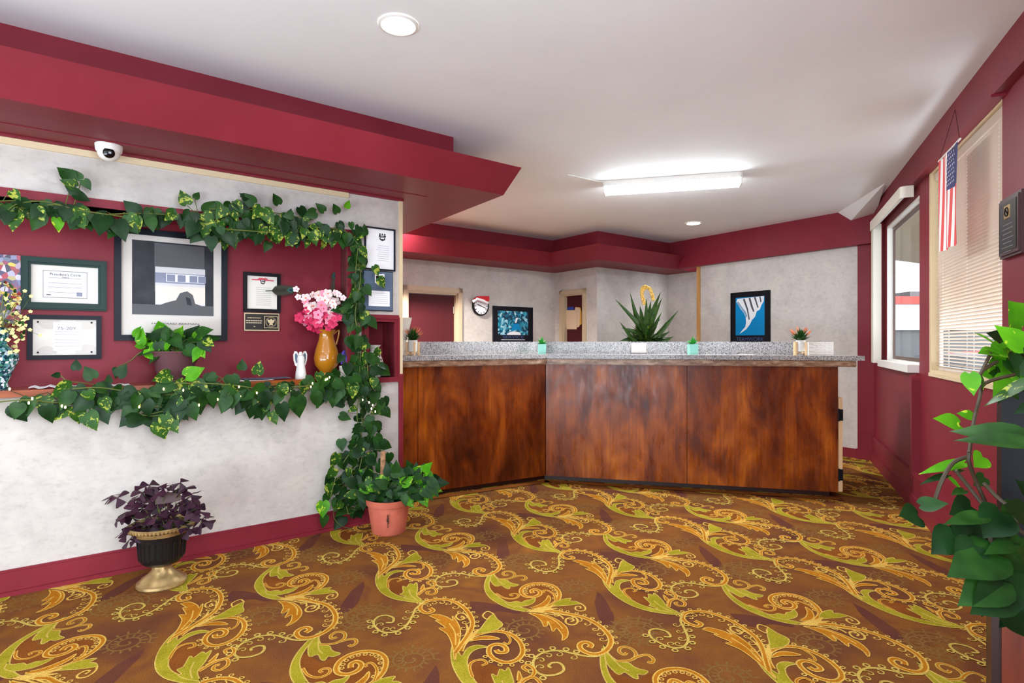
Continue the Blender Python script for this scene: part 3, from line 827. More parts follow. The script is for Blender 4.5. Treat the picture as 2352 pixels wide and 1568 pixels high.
def stand_pot(p, label):
    t = thing('plant_on_stand', label, 'potted plant', tuple(p), 'white pots in wooden stands on the counter')
    mb = MB(); mb.lathe([(.030,.028),(.036,.034),(.040,.125),(.036,.125),(.034,.11)], p, 20, 0); mb.build('pot', 'white_ceramic', t, smooth=True)
    mb = MB()
    for i in range(4):
        a = i*math.pi/2+.45; q = p+V((math.cos(a)*.052, math.sin(a)*.052, 0))
        mb.cbox(q+V((0,0,.055)), .016, .016, .11)
    mb.build('stand', 'lightwood', t)
    mb = MB(); mb.bx(p+V((-.05,-.006,.016)), (.1,0,0), (0,.012,0), (0,0,.011)); mb.bx(p+V((-.006,-.05,.016)), (.012,0,0), (0,.1,0), (0,0,.011)); mb.build('crossbar', 'lightwood', t)
    mb = MB(); c = p+V((0,0,.118)); succulent_ball(mb, c, .105, 70, 0, 1, 'sword', .1)
    for i in range(16):
        a = random.uniform(0, 6.283); e = random.uniform(.6, 1.4); d = V((math.cos(a)*math.cos(e), math.sin(a)*math.cos(e), math.sin(e)))
        mb.leaf(c+d*.07, c+d*.13, V((-d.y,d.x,.1)), .012, 1, .2, 0, 'sword')
    mb.build('foliage', ['leaf','fern_tip'], t)
    return t
stand_pot(slab(MC, 1838, -.10), 'leafy plant in a white pot on a wooden stand at the right of the counter')
stand_pot(slab(LC, 948, -.16), 'leafy plant in a white pot on a wooden stand beside the left wall')
# cards on the counter
p = slab(LC, 930, -.02)
t = thing('leaflet_holder', 'cream leaflet leaning upright on the counter behind the left wall edge', 'leaflet', tuple(p))
mb = MB(); q = at(921, 812, LC.d(925,-.2)); 
D_ = LC.d(925, -.22)
mb.prism([at(921, 729, D_), at(946, 729, D_+.03), at(927, 812, D_), at(921, 814, D_)], (0.0,.006,0)); mb.build('sheet', 'offwhite', t)
mb = MB(); mb.cbox(at(923, 813, D_)+V((0,.0,.0)), .05, .05, .006); mb.build('foot', 'white', t)
mb = MB(); a = MC.s_(1450,-.29); b = MC.s_(1484,-.29); z0 = TOP+.012
mb.bx(MC.pt(a,z0,-.296), MC.pt(b,z0,-.296)-MC.pt(a,z0,-.296), (0,0,.085), MC.n3()*.003)
mb.build('notice_card', 'matboard', label='small blank pale card propped on the granite upstand below the spiky plant', cat='card')
mb = MB(); a = MC.s_(1858,-.24); b = MC.s_(1915,-.24)
MC.box(mb, a, b, TOP, 1.25, -.285, -.245)
for r in range(7):
    for c in range(3):
        x = a+(b-a)*(c+(.5 if r % 2 else 0))/3; MC.box(mb, x, min(b, x+(b-a)/3-.006), TOP+.004+r*.0155, TOP+.016+r*.0155, -.245, -.243)
mb.build('letter_tray', 'matboard', label='white block of stacked ribbed papers at the right end of the granite', cat='paper stack')
p0 = MC.pt(MC.s_(1700), TOP, -.16)
mb = MB(); mb.bx(p0, MC.u3()*.13, MC.n3()*.05, (0,0,.003)); mb.build('business_card', 'paper', label='flat pale card lying on the granite below the TEAMWORK poster', cat='card')

# ------------------------------------------------------------------ pictures
class Pic:
    def __init__(s, fr, off, pl, pr, yt, yb):
        s.fr = fr; s.o = off; s.a0 = fr.s_(pl, off); s.a1 = fr.s_(pr, off)
        s.z1 = fr.z_(pl, yt, off); s.z0 = fr.z_(pl, yb, off); s.w = s.a1-s.a0; s.h = s.z1-s.z0
    def p(s, u, v, o): return s.fr.pt(s.a0+s.w*u, s.z0+s.h*v, s.o+o)
    def r(s, mb, u0, v0, u1, v1, o, m=0): mb.add([s.p(u0,v0,o), s.p(u1,v0,o), s.p(u1,v1,o), s.p(u0,v1,o)], [(0,1,2,3)], m)
    def b(s, mb, u0, v0, u1, v1, o0, o1, m=0): s.fr.box(mb, s.a0+s.w*u0, s.a0+s.w*u1, s.z0+s.h*v0, s.z0+s.h*v1, s.o+o0, s.o+o1, m)
    def poly(s, mb, pts, o, m=0): mb.poly([s.p(u,v,o) for u,v in pts], m)
    def base(s): return tuple(s.fr.pt((s.a0+s.a1)/2, s.z0, s.o))
    def frame(s, parent, bw, depth, m, bev=0):
        mb = MB(); bu = bw/s.w; bv = bw/s.h
        s.b(mb, 0, 0, 1, bv, 0, depth); s.b(mb, 0, 1-bv, 1, 1, 0, depth); s.b(mb, 0, bv, bu, 1-bv, 0, depth); s.b(mb, 1-bu, bv, 1, 1-bv, 0, depth)
        if bev:
            k = .72
            s.b(mb, bu*.2, bv*.2, 1-bu*.2, bv*k, depth, depth+bev); s.b(mb, bu*.2, 1-bv*k, 1-bu*.2, 1-bv*.2, depth, depth+bev)
            s.b(mb, bu*.2, bv*k, bu*k, 1-bv*k, depth, depth+bev); s.b(mb, 1-bu*k, bv*k, 1-bu*.2, 1-bv*k, depth, depth+bev)
        mb.build('frame', m, parent); return bu, bv
    def text(s, mb, txt, u, v, hgt, o, m=0, wide=None):
        add_text(mb, txt, hgt*s.h*1.35, s.p(u, v, o), s.fr.u3(), (0,0,1), m, wide*s.w if wide else None)
NO = -ND
# green framed certificate
P_ = Pic(L, NO, 49, 245, 588, 710)
t = thing('framed_certificate', 'certificate in a wide dark green frame, upper left on the niche wall', 'framed certificate', P_.base())
bu, bv = P_.frame(t, .040, .022, 'green_frame', .012)
mb = MB(); P_.b(mb, bu, bv, 1-bu, 1-bv, 0, .008); P_.r(mb, bu+.09, bv+.11, 1-bu-.09, 1-bv-.10, .0085, 1)
for a in ((.24,.24,.76,.25),(.24,.75,.76,.76),(.24,.24,.246,.76),(.754,.24,.76,.76)): P_.r(mb, *a, .0092, 2)
for v in (.62,.52,.44,.34): P_.r(mb, .30, v, .70, v+.007, .0092, 2)
P_.r(mb, .63,.28,.70,.36,.0092,3); P_.r(mb,.28,.285,.33,.30,.0092,4)
mb.build('certificate_sheet', ['paper','paper_white','ink','bw_blue','ink_dark'], t)
mb = MB(); P_.text(mb, "President's Circle", .5, .69, .052, .0098, 0, .36); P_.text(mb, 'Award', .5, .64, .035, .0098, 0, .08); mb.build('lettering', 'ink_dark', t)
# black framed certificate
P_ = Pic(L, NO, 62, 233, 722, 826)
t = thing('framed_certificate', 'cream patterned certificate in a plain dark frame under the green-framed one', 'framed certificate', P_.base())
bu, bv = P_.frame(t, .024, .018, 'black2')
mb = MB(); P_.b(mb, bu, bv, 1-bu, 1-bv, 0, .008)
def disc(P, mb, u, v, r, o, m, a0=0, a1=360, n=20):
    pts = [(u, v)] if (a1-a0) < 360 else []
    for i in range(n+1 if a1-a0 < 360 else n):
        a = math.radians(a0+(a1-a0)*i/n); pts.append((u+math.cos(a)*r/P.w, v+math.sin(a)*r/P.h))
    P.poly(mb, pts, o, m)
disc(P_, mb, .80,.885,.05,.0085,1,180,360); disc(P_, mb, .80,.115,.055,.0085,1,0,180); disc(P_, mb, .25,.115,.045,.0085,1,0,180); disc(P_, mb, .28,.885,.05,.0085,1,180,360)
P_.r(mb,.34,.2,.72,.84,.0092,2)
for v in (.62,.56,.44,.38,.30): P_.r(mb, .36, v, .70, v+.006, .0098, 3)
for u in (.14,.86):
    for v in (.16,.84): disc(P_, mb, u, v, .005, .011, 4)
mb.build('certificate_sheet', ['paper','matboard','paper_white','ink','ink_dark'], t)
mb = MB(); P_.text(mb, '75-20Y', .52, .70, .07, .0102, 0, .26); mb.build('lettering', 'ink', t)
# large black and white poster
P_ = Pic(L, NO, 262, 521, 520, 782)
t = thing('framed_poster', 'large black-framed black and white photograph with a wide pale mount', 'framed poster', P_.base())
bu, bv = P_.frame(t, .034, .022, 'black2')
mb = MB(); P_.b(mb, bu, bv, 1-bu, 1-bv, 0, .008)
x0,x1,y0,y1 = .145,.868,.235,.90
def im(u, v): return (x0+(x1-x0)*u, y0+(y1-y0)*v)
def ir(u0,v0,u1,v1,o,m): a=im(u0,v0); b=im(u1,v1); P_.r(mb,a[0],a[1],b[0],b[1],o,m)
ir(0,0,1,1,.0085,1); ir(.26,.32,.88,.98,.009,2); ir(.32,.62,.62,.92,.0095,5); ir(.27,.10,.89,.66,.0098,4)
ir(.27,.44,.89,.58,.0102,6); ir(.40,.46,.88,.57,.0106,3)
for k in (.41,.54,.69,.80): ir(k,.465,k+.10,.56,.011,6)
ir(.27,.16,.89,.40,.0102,7); ir(0,0,1,.14,.0104,2)
P_.poly(mb,[im(.27,.11),im(.40,.17),im(.52,.21),im(.57,.31),im(.66,.34),im(.73,.29),im(.76,.17),im(.84,.14),im(.88,.10),im(.86,.03),im(.70,.05),im(.56,.09),im(.48,.12)],.0115,2)
P_.poly(mb,[im(.55,.20),im(.58,.29),im(.66,.32),im(.71,.26),im(.68,.12),im(.60,.10)],.012,5)
P_.poly(mb,[im(.64,.26),im(.70,.24),im(.72,.14),im(.66,.15)],.0124,1)
mb.build('print', ['matboard','bw_dark','bw_mid','paper_white','bw_light','bw_mid','bw_blue','bw_sand'], t)
mb = MB(); P_.text(mb, 'HOWARD BERMAN', .52, .155, .016, .009, 0, .42); mb.build('lettering', 'ink_dark', t)
# list certificate with a red ribbon
P_ = Pic(L, NO, 558, 643, 624, 716)
t = thing('framed_notice', 'printed list with a red ribbon crest in a dark frame above the bronze plaque', 'framed notice', P_.base())
bu, bv = P_.frame(t, .022, .02, 'black')
mb = MB(); P_.b(mb, bu, bv, 1-bu, 1-bv, 0, .008)
P_.poly(mb,[(.22,.83),(.38,.84),(.42,.875),(.62,.875),(.66,.84),(.82,.83),(.82,.805),(.22,.805)],.009,1)
def crest(P, mb, u, v, s, o, m, wh):
    w, h = s/P.w, s/P.h
    for k in (-.35,0,.35): disc(P, mb, u+k*w, v+.42*h, s*.12, o, m, n=8)
    P.r(mb, u-.5*w, v+.02*h, u+.5*w, v+.30*h, o, m)
    P.poly(mb, [(u-.42*w,v-.02*h),(u+.42*w,v-.02*h),(u+.40*w,v-.30*h),(u,v-.5*h),(u-.40*w,v-.30*h)], o, m)
    P.r(mb, u-.26*w, v-.22*h, u+.26*w, v-.06*h, o+.0006, wh)
crest(P_, mb, .52, .77, .032, .0096, 2, 0)
for i in range(10): P_.r(mb, .34, .62-i*.048, .74, .626-i*.048, .009, 3)
mb.build('notice_sheet', ['paper','red_ink','ink_dark','ink'], t)
mb = MB(); add_text(mb, 'BW', .0135, P_.p(.52,.80,.0104), L.u3(), (0,0,1)); mb.build('lettering', 'paper_white', t)
# bronze plaque
P_ = Pic(L, NO, 560, 640, 718, 759)
t = thing('bronze_plaque', 'small dark bronze plaque with a gold eagle seal on the niche wall', 'plaque', P_.base())
mb = MB(); P_.b(mb, 0, 0, 1, 1, 0, .012); mb.build('plate', 'bronze_d', t)
mb = MB()
for a in ((0,0,1,.05),(0,.95,1,1),(0,.05,.02,.95),(.98,.05,1,.95)): P_.b(mb, *a, .012, .015)
for a in ((.56,.16,.96,.19),(.56,.81,.96,.84),(.56,.19,.575,.81),(.945,.19,.96,.81)): P_.b(mb, *a, .012, .014)
mb.build('border', 'bronze_l', t)
mb = MB(); c = P_.p(.76,.5,.012)
ringp = [(.76+math.cos(a)*.15, .5+math.sin(a)*.27) for a in [i*math.pi/10 for i in range(20)]]
for i in range(20):
    a, b = ringp[i], ringp[(i+1)%20]; mb.tube([P_.p(*a,.014), P_.p(*b,.014)], .0022, 4)
P_.poly(mb,[(.76,.70),(.80,.62),(.87,.66),(.85,.50),(.80,.42),(.82,.30),(.76,.34),(.70,.30),(.72,.42),(.67,.50),(.65,.66),(.72,.62)],.0145)
mb.build('eagle_seal', 'bronze_l', t)
mb = MB()
for v, w in ((.70,.38),(.54,.46),(.42,.44)):
    for k in range(7): P_.b(mb, .28-w/2+k*w/7, v, .28-w/2+(k+.8)*w/7, v+.045, .012, .0135)
P_.b(mb, .26,.22,.31,.255,.012,.0135)
mb.build('raised_lines', 'bronze_l', t)
# framed sheet with crest, right of the vine
P_ = Pic(L, 0, 836, 906, 519, 618)
t = thing('framed_letter', 'white sheet headed by a black crest in a thin dark frame beside the climbing vine', 'framed letter', P_.base())
bu, bv = P_.frame(t, .010, .016, 'black2')
mb = MB(); P_.b(mb, bu, bv, 1-bu, 1-bv, 0, .007); crest(P_, mb, .58, .78, .052, .0078, 1, 0)
for i in range(8): P_.r(mb, .45-(i%3)*.03, .58-i*.05, .80, .585-i*.05, .0078, 2)
mb.build('letter_sheet', ['paper_white','ink_dark','ink'], t)
mb = MB(); add_text(mb, 'BEST', .013, P_.p(.58,.815,.0086), L.u3(), (0,0,1)); mb.build('lettering', 'paper_white', t)
# slate plaque
P_ = Pic(L, 0, 832, 901, 619, 713)
t = thing('slate_plaque', 'slate blue backing board with a white card and diamond badge beside the vine', 'plaque', P_.base())
mb = MB(); P_.b(mb, 0,0,1,1,0,.010); mb.build('edge_frame', 'black2', t)
mb = MB(); P_.b(mb, .02,.02,.98,.98,.010,.014); mb.build('board', 'slate', t)
mb = MB(); P_.b(mb, .18,.12,.88,.50,.014,.016)
for i in range(6): P_.r(mb, .26, .44-i*.05, .80, .445-i*.05, .0165, 1)
mb.build('card', ['paper_white','ink'], t)
mb = MB(); P_.poly(mb,[(.38,.90),(.70,.93),(.72,.68),(.58,.62),(.38,.70)],.0150,0); P_.poly(mb,[(.42,.87),(.66,.89),(.68,.70),(.57,.66),(.42,.72)],.0156,1); mb.build('badge', ['paper_white','ink_dark'], t)
# painting far left
P_ = Pic(L, NO, -70, 48, 580, 742)
t = thing('flower_painting', 'unframed painting of red and violet flowers at the far left of the niche', 'painting', P_.base())
mb = MB(); P_.b(mb, 0,0,1,1,0,.02); mb.build('canvas', 'painting', t)
# SERVICE poster
P_ = Pic(CW, 0, 1131, 1222, 702, 792)
t = thing('framed_poster', 'black-framed blue river poster reading SERVICE beside the clock', 'framed poster', P_.base())
P_.frame(t, .012, .022, 'black2')
mb = MB(); P_.b(mb, .02,.02,.98,.98,0,.012); P_.r(mb,.12,.26,.88,.88,.013,1)
P_.poly(mb,[(.56,.70),(.62,.72),(.58,.58),(.54,.58)],.0135,2); P_.poly(mb,[(.34,.26),(.40,.33),(.52,.36),(.66,.33),(.70,.26)],.0135,2)
P_.poly(mb,[(.44,.38),(.50,.55),(.62,.56),(.70,.40)],.0134,3); P_.r(mb,.2,.13,.8,.14,.013,2)
mb.build('print', ['poster_blk','river','swan','sky_blue'], t)
mb = MB(); P_.text(mb, 'SERVICE', .5, .20, .075, .0135, 0, .52); mb.build('lettering', 'navy_txt', t)
# TEAMWORK poster
P_ = Pic(TW, 0, 1680, 1770, 673, 793)
t = thing('framed_poster', 'black-framed blue poster of a white wing reading TEAMWORK', 'framed poster', P_.base())
P_.frame(t, .014, .022, 'black')
mb = MB(); P_.b(mb, .02,.02,.98,.98,0,.012); P_.r(mb,.13,.19,.87,.90,.013,1)
def tp(pts, o, m): P_.poly(mb, [(.13+.74*u, .19+.71*v) for u, v in pts], o, m)
tp([(.02,.88),(.06,.97),(.98,1),(.97,.86),(.90,.78),(.84,.66),(.74,.62),(.68,.48),(.58,.40),(.50,.28),(.38,.16),(.24,.09),(.14,.04),(.22,.12),(.34,.22),(.37,.32),(.36,.46),(.30,.58),(.18,.70),(.10,.80)],.0135,2)
tp([(.02,.88),(.10,.80),(.20,.70),(.32,.56),(.36,.46),(.42,.50),(.36,.62),(.22,.76),(.10,.90)],.0138,3)
for q in ([(.26,.95),(.32,.97),(.44,.70),(.50,.42),(.46,.40),(.40,.66)],[(.46,.97),(.52,.98),(.60,.76),(.66,.62),(.62,.60),(.54,.74)],[(.64,.98),(.70,.99),(.76,.82),(.80,.72),(.76,.70),(.72,.80)],[(.82,.99),(.87,.99),(.90,.86),(.86,.84)]):
    tp(q,.0142,4)
P_.r(mb,.18,.045,.82,.052,.013,2)
mb.build('print', ['poster_blk','sky_blue','swan','swan_sh','swan_dk'], t)
mb = MB(); P_.text(mb, 'TEAMWORK', .5, .115, .07, .0135, 0, .70); mb.build('lettering', 'navy_txt', t)
# award plaque on the window wall
P_ = Pic(RR, 0, 2358, 2296, 400, 610)
a0, a1 = RR.s_(2297,.02), RR.s_(2346,.02); z1 = RR.z_(2297, 463, .02); z0 = RR.z_(2297, 597, .02)
t = thing('award_plaque', 'dark walnut award plaque with a small gold emblem beside the blinds', 'plaque', tuple(RR.pt((a0+a1)/2, z0, 0)))
mb = MB(); RR.box(mb, a0, a1, z0, z1, 0, .02); RR.box(mb, a0+.012, a1-.012, z0+.012, z1-.012, .02, .028); mb.build('board', 'walnut', t)
mb = MB(); RR.box(mb, a0+.028, a1-.028, z0+.028, z1-.028, .028, .031); mb.build('plate', 'bronze_d', t)
mb = MB(); w = a1-a0; RR.box(mb, a0+w*.36, a0+w*.64, z1-.105, z1-.045, .031, .033); mb.build('emblem', 'gold', t)
mb = MB(); 
c = RR.pt(a0+w*.5, z1-.075, .034); mb.tube([c+RR.u3()*.02*math.cos(k*.52)+V((0,0,.02*math.sin(k*.52))) for k in range(13)], .003, 4); mb.tube([c+RR.u3()*-.01+V((0,0,.01)), c+RR.u3()*.01+V((0,0,-.01))], .003, 4)
mb.build('emblem_ring', 'black', t)
mb = MB()
for i in range(7): RR.box(mb, a0+w*(.3-(i%2)*.05), a0+w*(.7+(i%2)*.05), z1-.135-i*.021, z1-.131-i*.021, .031, .0318)
mb.build('engraved_lines', 'ink', t)

# ------------------------------------------------------------------ clock and hat
cp = CW.P(1102, 703, .0); r = .128
t = thing('wall_clock', 'round white-faced wall clock with a black rim wearing a santa hat', 'clock', tuple(cp))
mb = MB(); n3 = CW.n3(); mb.lathe([(r*.86,.002),(r,.002),(r,.035),(r*.94,.042),(r*.86,.036)], cp, 32, axis=n3, capb=False, capt=False); mb.build('rim', 'black', t, smooth=True)
mb = MB(); mb.lathe([(r*.87,.0),(r*.87,.028)], cp, 32, axis=n3); mb.build('dial', 'paper_white', t)
u3 = CW.u3()
for i in range(12):
    mb = MB(); a = i*math.pi/6; d = u3*math.sin(a)+V((0,0,math.cos(a))); mb.tube([cp+n3*.030+d*r*.66, cp+n3*.030+d*r*.8], .005, 4)
    mb.build('hour_mark', 'ink_dark', t)
for a, l, w in ((5.1,.5,.005),(1.9,.72,.0035)):
    mb = MB(); d = u3*math.sin(a)+V((0,0,math.cos(a))); mb.tube([cp+n3*.033-d*.015, cp+n3*.033+d*r*l], w, 4); mb.build('hand', 'black', t)
t = thing('santa_hat', 'small red felt santa hat hung on the top of the wall clock', 'hat', tuple(cp+V((0,0,r*.8))))
mb = MB(); A_ = CW.P(1086, 692, .05); B_ = CW.P(1120, 694, .05); C_ = CW.P(1121, 680, .06); D_ = CW.P(1096, 680, .055)
mb.prism([A_+V((0,0,.03)), B_+V((0,0,.01)), CW.P(1121,690,.05), C_, D_], n3*.03); mb.build('crown', 'red', t)
mb = MB(); mb.tube([A_+V((0,0,-.005)), CW.P(1095,686,.075), CW.P(1108,690,.08), B_+V((0,0,-.008))], .020, 8); mb.build('brim', 'paper_white', t, smooth=True)

# files in the wall pocket on the little door
fp = RW.pt(RW.s_(1316,-.04), RW.z_(1316,757,-.04), -.055)
t = thing('file_pocket', 'wall pocket of manila and yellow folders hung on the small dark door', 'file holder', tuple(fp))
def qpx(mb, pts, o, th, m=0):
    mb.prism([RW.P(x, y, o) for x, y in pts], RW.n3()*th, m)
mb = MB(); qpx(mb, [(1302,756),(1325,756),(1325,716),(1319,712),(1299,712)], -.045, .004); mb.build('folder', 'folder', t)
mb = MB(); qpx(mb, [(1326,752),(1331,750),(1333,710),(1328,706),(1322,705),(1320,712)], -.052, .004); mb.build('folder', 'folder', t)
mb = MB(); qpx(mb, [(1330,748),(1336,744),(1336,716),(1333,706),(1328,705)], -.054, .004); mb.build('folder', 'folder_y', t)
mb = MB(); qpx(mb, [(1303,712),(1304,706),(1317,704),(1319,711)], -.052, .004); mb.build('folder', 'folder_b', t)
mb = MB(); qpx(mb, [(1297,756),(1302,756),(1301,730),(1296,728)], -.052, .006); mb.build('tray', 'walnut', t)

# ------------------------------------------------------------------ yucca behind the counter
yb = at(1481, 800, 7.05); yb.z = 0
t = thing('yucca_plant', 'spiky yucca with long sword leaves behind the counter', 'potted plant', tuple(yb))
mb = MB(); mb.lathe([(.13,0),(.17,.32),(.18,.34),(.165,.34),(.15,.31)], yb, 20); mb.build('pot', 'brown_pot2', t, smooth=True)
mb = MB(); mb.tube([yb+V((0,0,.3)), yb+V((.01,0,.8)), yb+V((0,0,1.18))], .035, 8); mb.build('trunk', 'stick', t, smooth=True)
mb = MB(); c = yb+V((0,0,1.12)); DY = 7.05
tips = [(1413,684),(1424,738),(1447,668),(1452,694),(1518,668),(1521,682),(1560,711),(1540,760),(1423,782),(1436,790),(1530,738),(1545,790),(1470,700),(1495,690),(1505,705),(1445,770),(1460,720),(1520,715),(1410,800),(1535,800),(1485,684),(1548,772),(1428,752)]
for x, y in tips:
    q = at(x, y, DY+random.uniform(-.2,.2)); v = (q-c)
    mb.leaf(c+V((random.uniform(-.03,.03),0,random.uniform(-.05,.25))), q, V((random.uniform(-.4,.4),-1,.4)), .075, 0, .3, .03, 'sword')
for i in range(90):
    a = random.uniform(0,6.283); e = random.uniform(-.5,1.2); l = random.uniform(.25,.42)
    d = V((math.cos(a)*math.cos(e), math.sin(a)*math.cos(e), math.sin(e)))
    b0 = c+V((0,0,random.uniform(-.08,.22))); mb.leaf(b0, b0+d*l, V((-d.x*d.z+.01,-d.y*d.z-.1,1-d.z*d.z)), .065, 0 if random.random()<.85 else 1, .3, .12, 'sword')
mb.build('foliage', ['leaf_y','leaf_v'], t)
t = thing('gold_ribbon', 'gold tinsel ribbon looped over the top of the yucca', 'ribbon', tuple(at(1480, 690, 7.1)))
mb = MB()
for k in range(3):
    mb.tube(catmull([at(1478+k*3, 700, 6.98), at(1472+k*2, 668+k*2, 6.98), at(1482+k*4, 656+k*2, 6.98), at(1493+k*2, 668, 6.98), at(1499+k*2, 690, 6.96)], 4), .013, 6)
mb.build('loop', 'gold_tinsel', t, smooth=True)

# ------------------------------------------------------------------ ceiling lights
def downlight(px, py, r, label):
    c = on_z(px, py, CEIL)
    t = thing('ceiling_downlight', label, 'ceiling light', (c.x, c.y, CEIL), 'round recessed ceiling lights')
    mb = MB(); mb.lathe([(r*.86,-.004),(r*.98,-.010),(r*1.12,-.006),(r*1.14,-.0005)], V((c.x,c.y,CEIL)), 32, capb=False, capt=False); mb.build('trim_ring', 'white', t, smooth=True)
    mb = MB(); mb.lathe([(r*.88,-.006),(r*.88,-.002)], V((c.x,c.y,CEIL)), 32); mb.build('diffuser', 'lamp', t)
    return t, c
lamps = []
t, c = downlight(915, 56, .078, 'large-looking round recessed downlight near the top of the picture'); lamps.append(c)
t, c = downlight(1593, 512, .085, 'small-looking round recessed downlight at the far end of the ceiling'); lamps.append(c)
f0 = on_z(1386, 415, CEIL); f1 = on_z(1704, 393, CEIL); fd = (f1-f0).normalized(); fn = V((fd.y, -fd.x, 0))
t = thing('fluorescent_light', 'long white fluorescent fixture mounted on the ceiling, lit', 'ceiling light', tuple((f0+f1)/2))
mb = MB(); mb.bx(f0-V((0,0,.045)), f1-f0, -fn*.15, (0,0,.0445)); mb.bx(f0-V((0,0,.1))-fd*.004, fd*.012, -fn*.15, (0,0,.0995)); mb.bx(f1-V((0,0,.1))-fd*.008, fd*.012, -fn*.15, (0,0,.0995)); mb.build('housing', 'white', t)
mb = MB(); q = [f0-V((0,0,.046)), f0-V((0,0,.10))-fn*.03, f0-V((0,0,.10))-fn*.12, f0-V((0,0,.046))-fn*.15]
mb.prism([p+fd*.01 for p in q], (f1-f0)-fd*.02); mb.build('lens', 'tube', t)
mb = MB(); q0 = on_z(1304, 401, CEIL-.006); q1 = on_z(1378, 417, CEIL-.006); mb.tube([q0, q1, f0+V((0,0,-.006))], .006, 6); mb.build('cable', 'white', t)
fc = (f0+f1)/2 - fn*.075 - V((0,0,.115)); flen = (f1-f0).length
# unseen lamps added to light the room; the last two brighten the clock wall
for x, y in ((-.2,-.3), (-2.4,.6), (1.0,1.4), (-1.16,6.0), (-1.5,5.75)): lamps.append(V((x,y,CEIL)))
# ------------------------------------------------------------------ security camera
cc = L.P(250, 338, .13); cc.z = SOF
t = thing('security_camera', 'white dome security camera under the left soffit', 'security camera', tuple(cc))
cr = .058
mb = MB(); mb.lathe([(cr*.9,-.038),(cr,-.030),(cr*1.05,-.002),(cr*1.05,0)], cc, 28); mb.build('base', 'white', t, smooth=True)
mb = MB(); b0 = cc+V((0,0,-.042)); mb.ball(b0, .050, .050, .040, 20, 12); mb.build('ball', 'white', t, smooth=True)
ax = (V((0,0,1.5))-b0).normalized(); mb = MB(); mb.lathe([(.027,.036),(.026,.050),(.018,.054)], b0, 20, axis=ax); mb.build('lens', 'rubber', t, smooth=True)

# ------------------------------------------------------------------ shelf
SHZ = NZ0+.012
mb = MB(); L.box(mb, -3.9, NS1-.002, NZ0, SHZ, -ND, .002); L.box(mb, -3.9, NS1-.15, NZ0-.022, SHZ, .002, .055)
pts = [L.pt(-3.9, 0, 0)]
mb.build('display_shelf', 'shelfwood', label='varnished brown wooden shelf along the bottom of the niche', cat='shelf')
def sh(px, off): p = L.P(px, 800, off); p.z = SHZ; return p

# helper: small blossoms
def blossom(mb, c, n, r, m, mc, k=5):
    n = V(n).normalized(); a = n.orthogonal().normalized(); b = n.cross(a); r0 = random.random()*6
    for i in range(k):
        t = r0+i*6.283/k; d = a*math.cos(t)+b*math.sin(t)
        mb.leaf(c, c+d*r+n*r*.3, n, r*.9, m, -.1, .15, 'round')
    mb.ball(c+n*r*.12, r*.18, seg=6, rings=4, m=mc)
def toward(p): v = -V((p.x, p.y, p.z-1.6)); return v.normalized()

# amber vase and bouquet
p = sh(750, -.10)
t = thing('amber_vase', 'tall amber glazed vase with a crackled neck on the shelf', 'vase', tuple(p))
hv = L.z_(750, 757, -.10)-SHZ; rr = .082
mb = MB(); mb.lathe([(.046,0),(.052,.006),(.044,.03),(.052,hv*.15),(.078,hv*.26),(.084,hv*.40),(.074,hv*.56),(.054,hv*.76),(.047,hv*.88),(.058,hv*.98),(.060,hv),(.052,hv*.99),(.04,hv*.88)], p, 32, capt=True)
mb.build('body', 'ochre', t, smooth=True)
mb = MB(); z0 = p+V((0,0,hv*.90))
mb.tube(catmull([z0+L.u3()*.045, z0+L.u3()*.085+V((0,0,.03)), z0+L.u3()*.080+V((0,0,-.02)), z0+L.u3()*.066+V((0,0,-.07))], 4), .006, 6); mb.build('handle', 'ochre', t, smooth=True)
ft = p+V((0,0,hv))
t = thing('artificial_bouquet', 'bouquet of white, pink and magenta artificial flowers in the amber vase', 'flowers', tuple(ft))
mb = MB(); ms = MB()
DV = L.d(750, -.10)
for i in range(130):
    x = 733+random.gauss(0, 26); y = 715+random.gauss(0, 22)
    if ((x-733)/52)**2+((y-714)/46)**2 > 1: continue
    q = at(x, y, DV-random.uniform(.0,.12)); white = y < 712+random.uniform(-10,8)
    m = (1 if random.random() < .22 else 0) if white else (2 if random.random() < .75 else 1)
    blossom(mb, q, toward(q)+V((random.uniform(-.5,.5),0,random.uniform(-.4,.5))), random.uniform(.020,.034), m, 3 if white else 2)
for x, y in ((680,664),(685,682),(778,676),(788,684),(770,672)):
    q = at(x, y, DV-.03); blossom(mb, q, toward(q), .022, 0, 1); ms.tube([q, at((x+735)/2, (y+720)/2, DV), ft], .002, 4)
for x, y in ((730,672),(742,676),(748,668),(726,680)):
    q = at(x, y, DV-.02); blossom(mb, q, toward(q), .014, 4, 4)
mb.build('petals', ['white_f','pink_l','pink_f','orange_f','yellow_f'], t)
for i in range(14): ms.tube([ft+V((random.uniform(-.03,.03),random.uniform(-.03,.03),-.04)), at(733+random.uniform(-35,35), 715+random.uniform(-20,20), DV)], .002, 4)
ms.build('stems', 'stem', t)

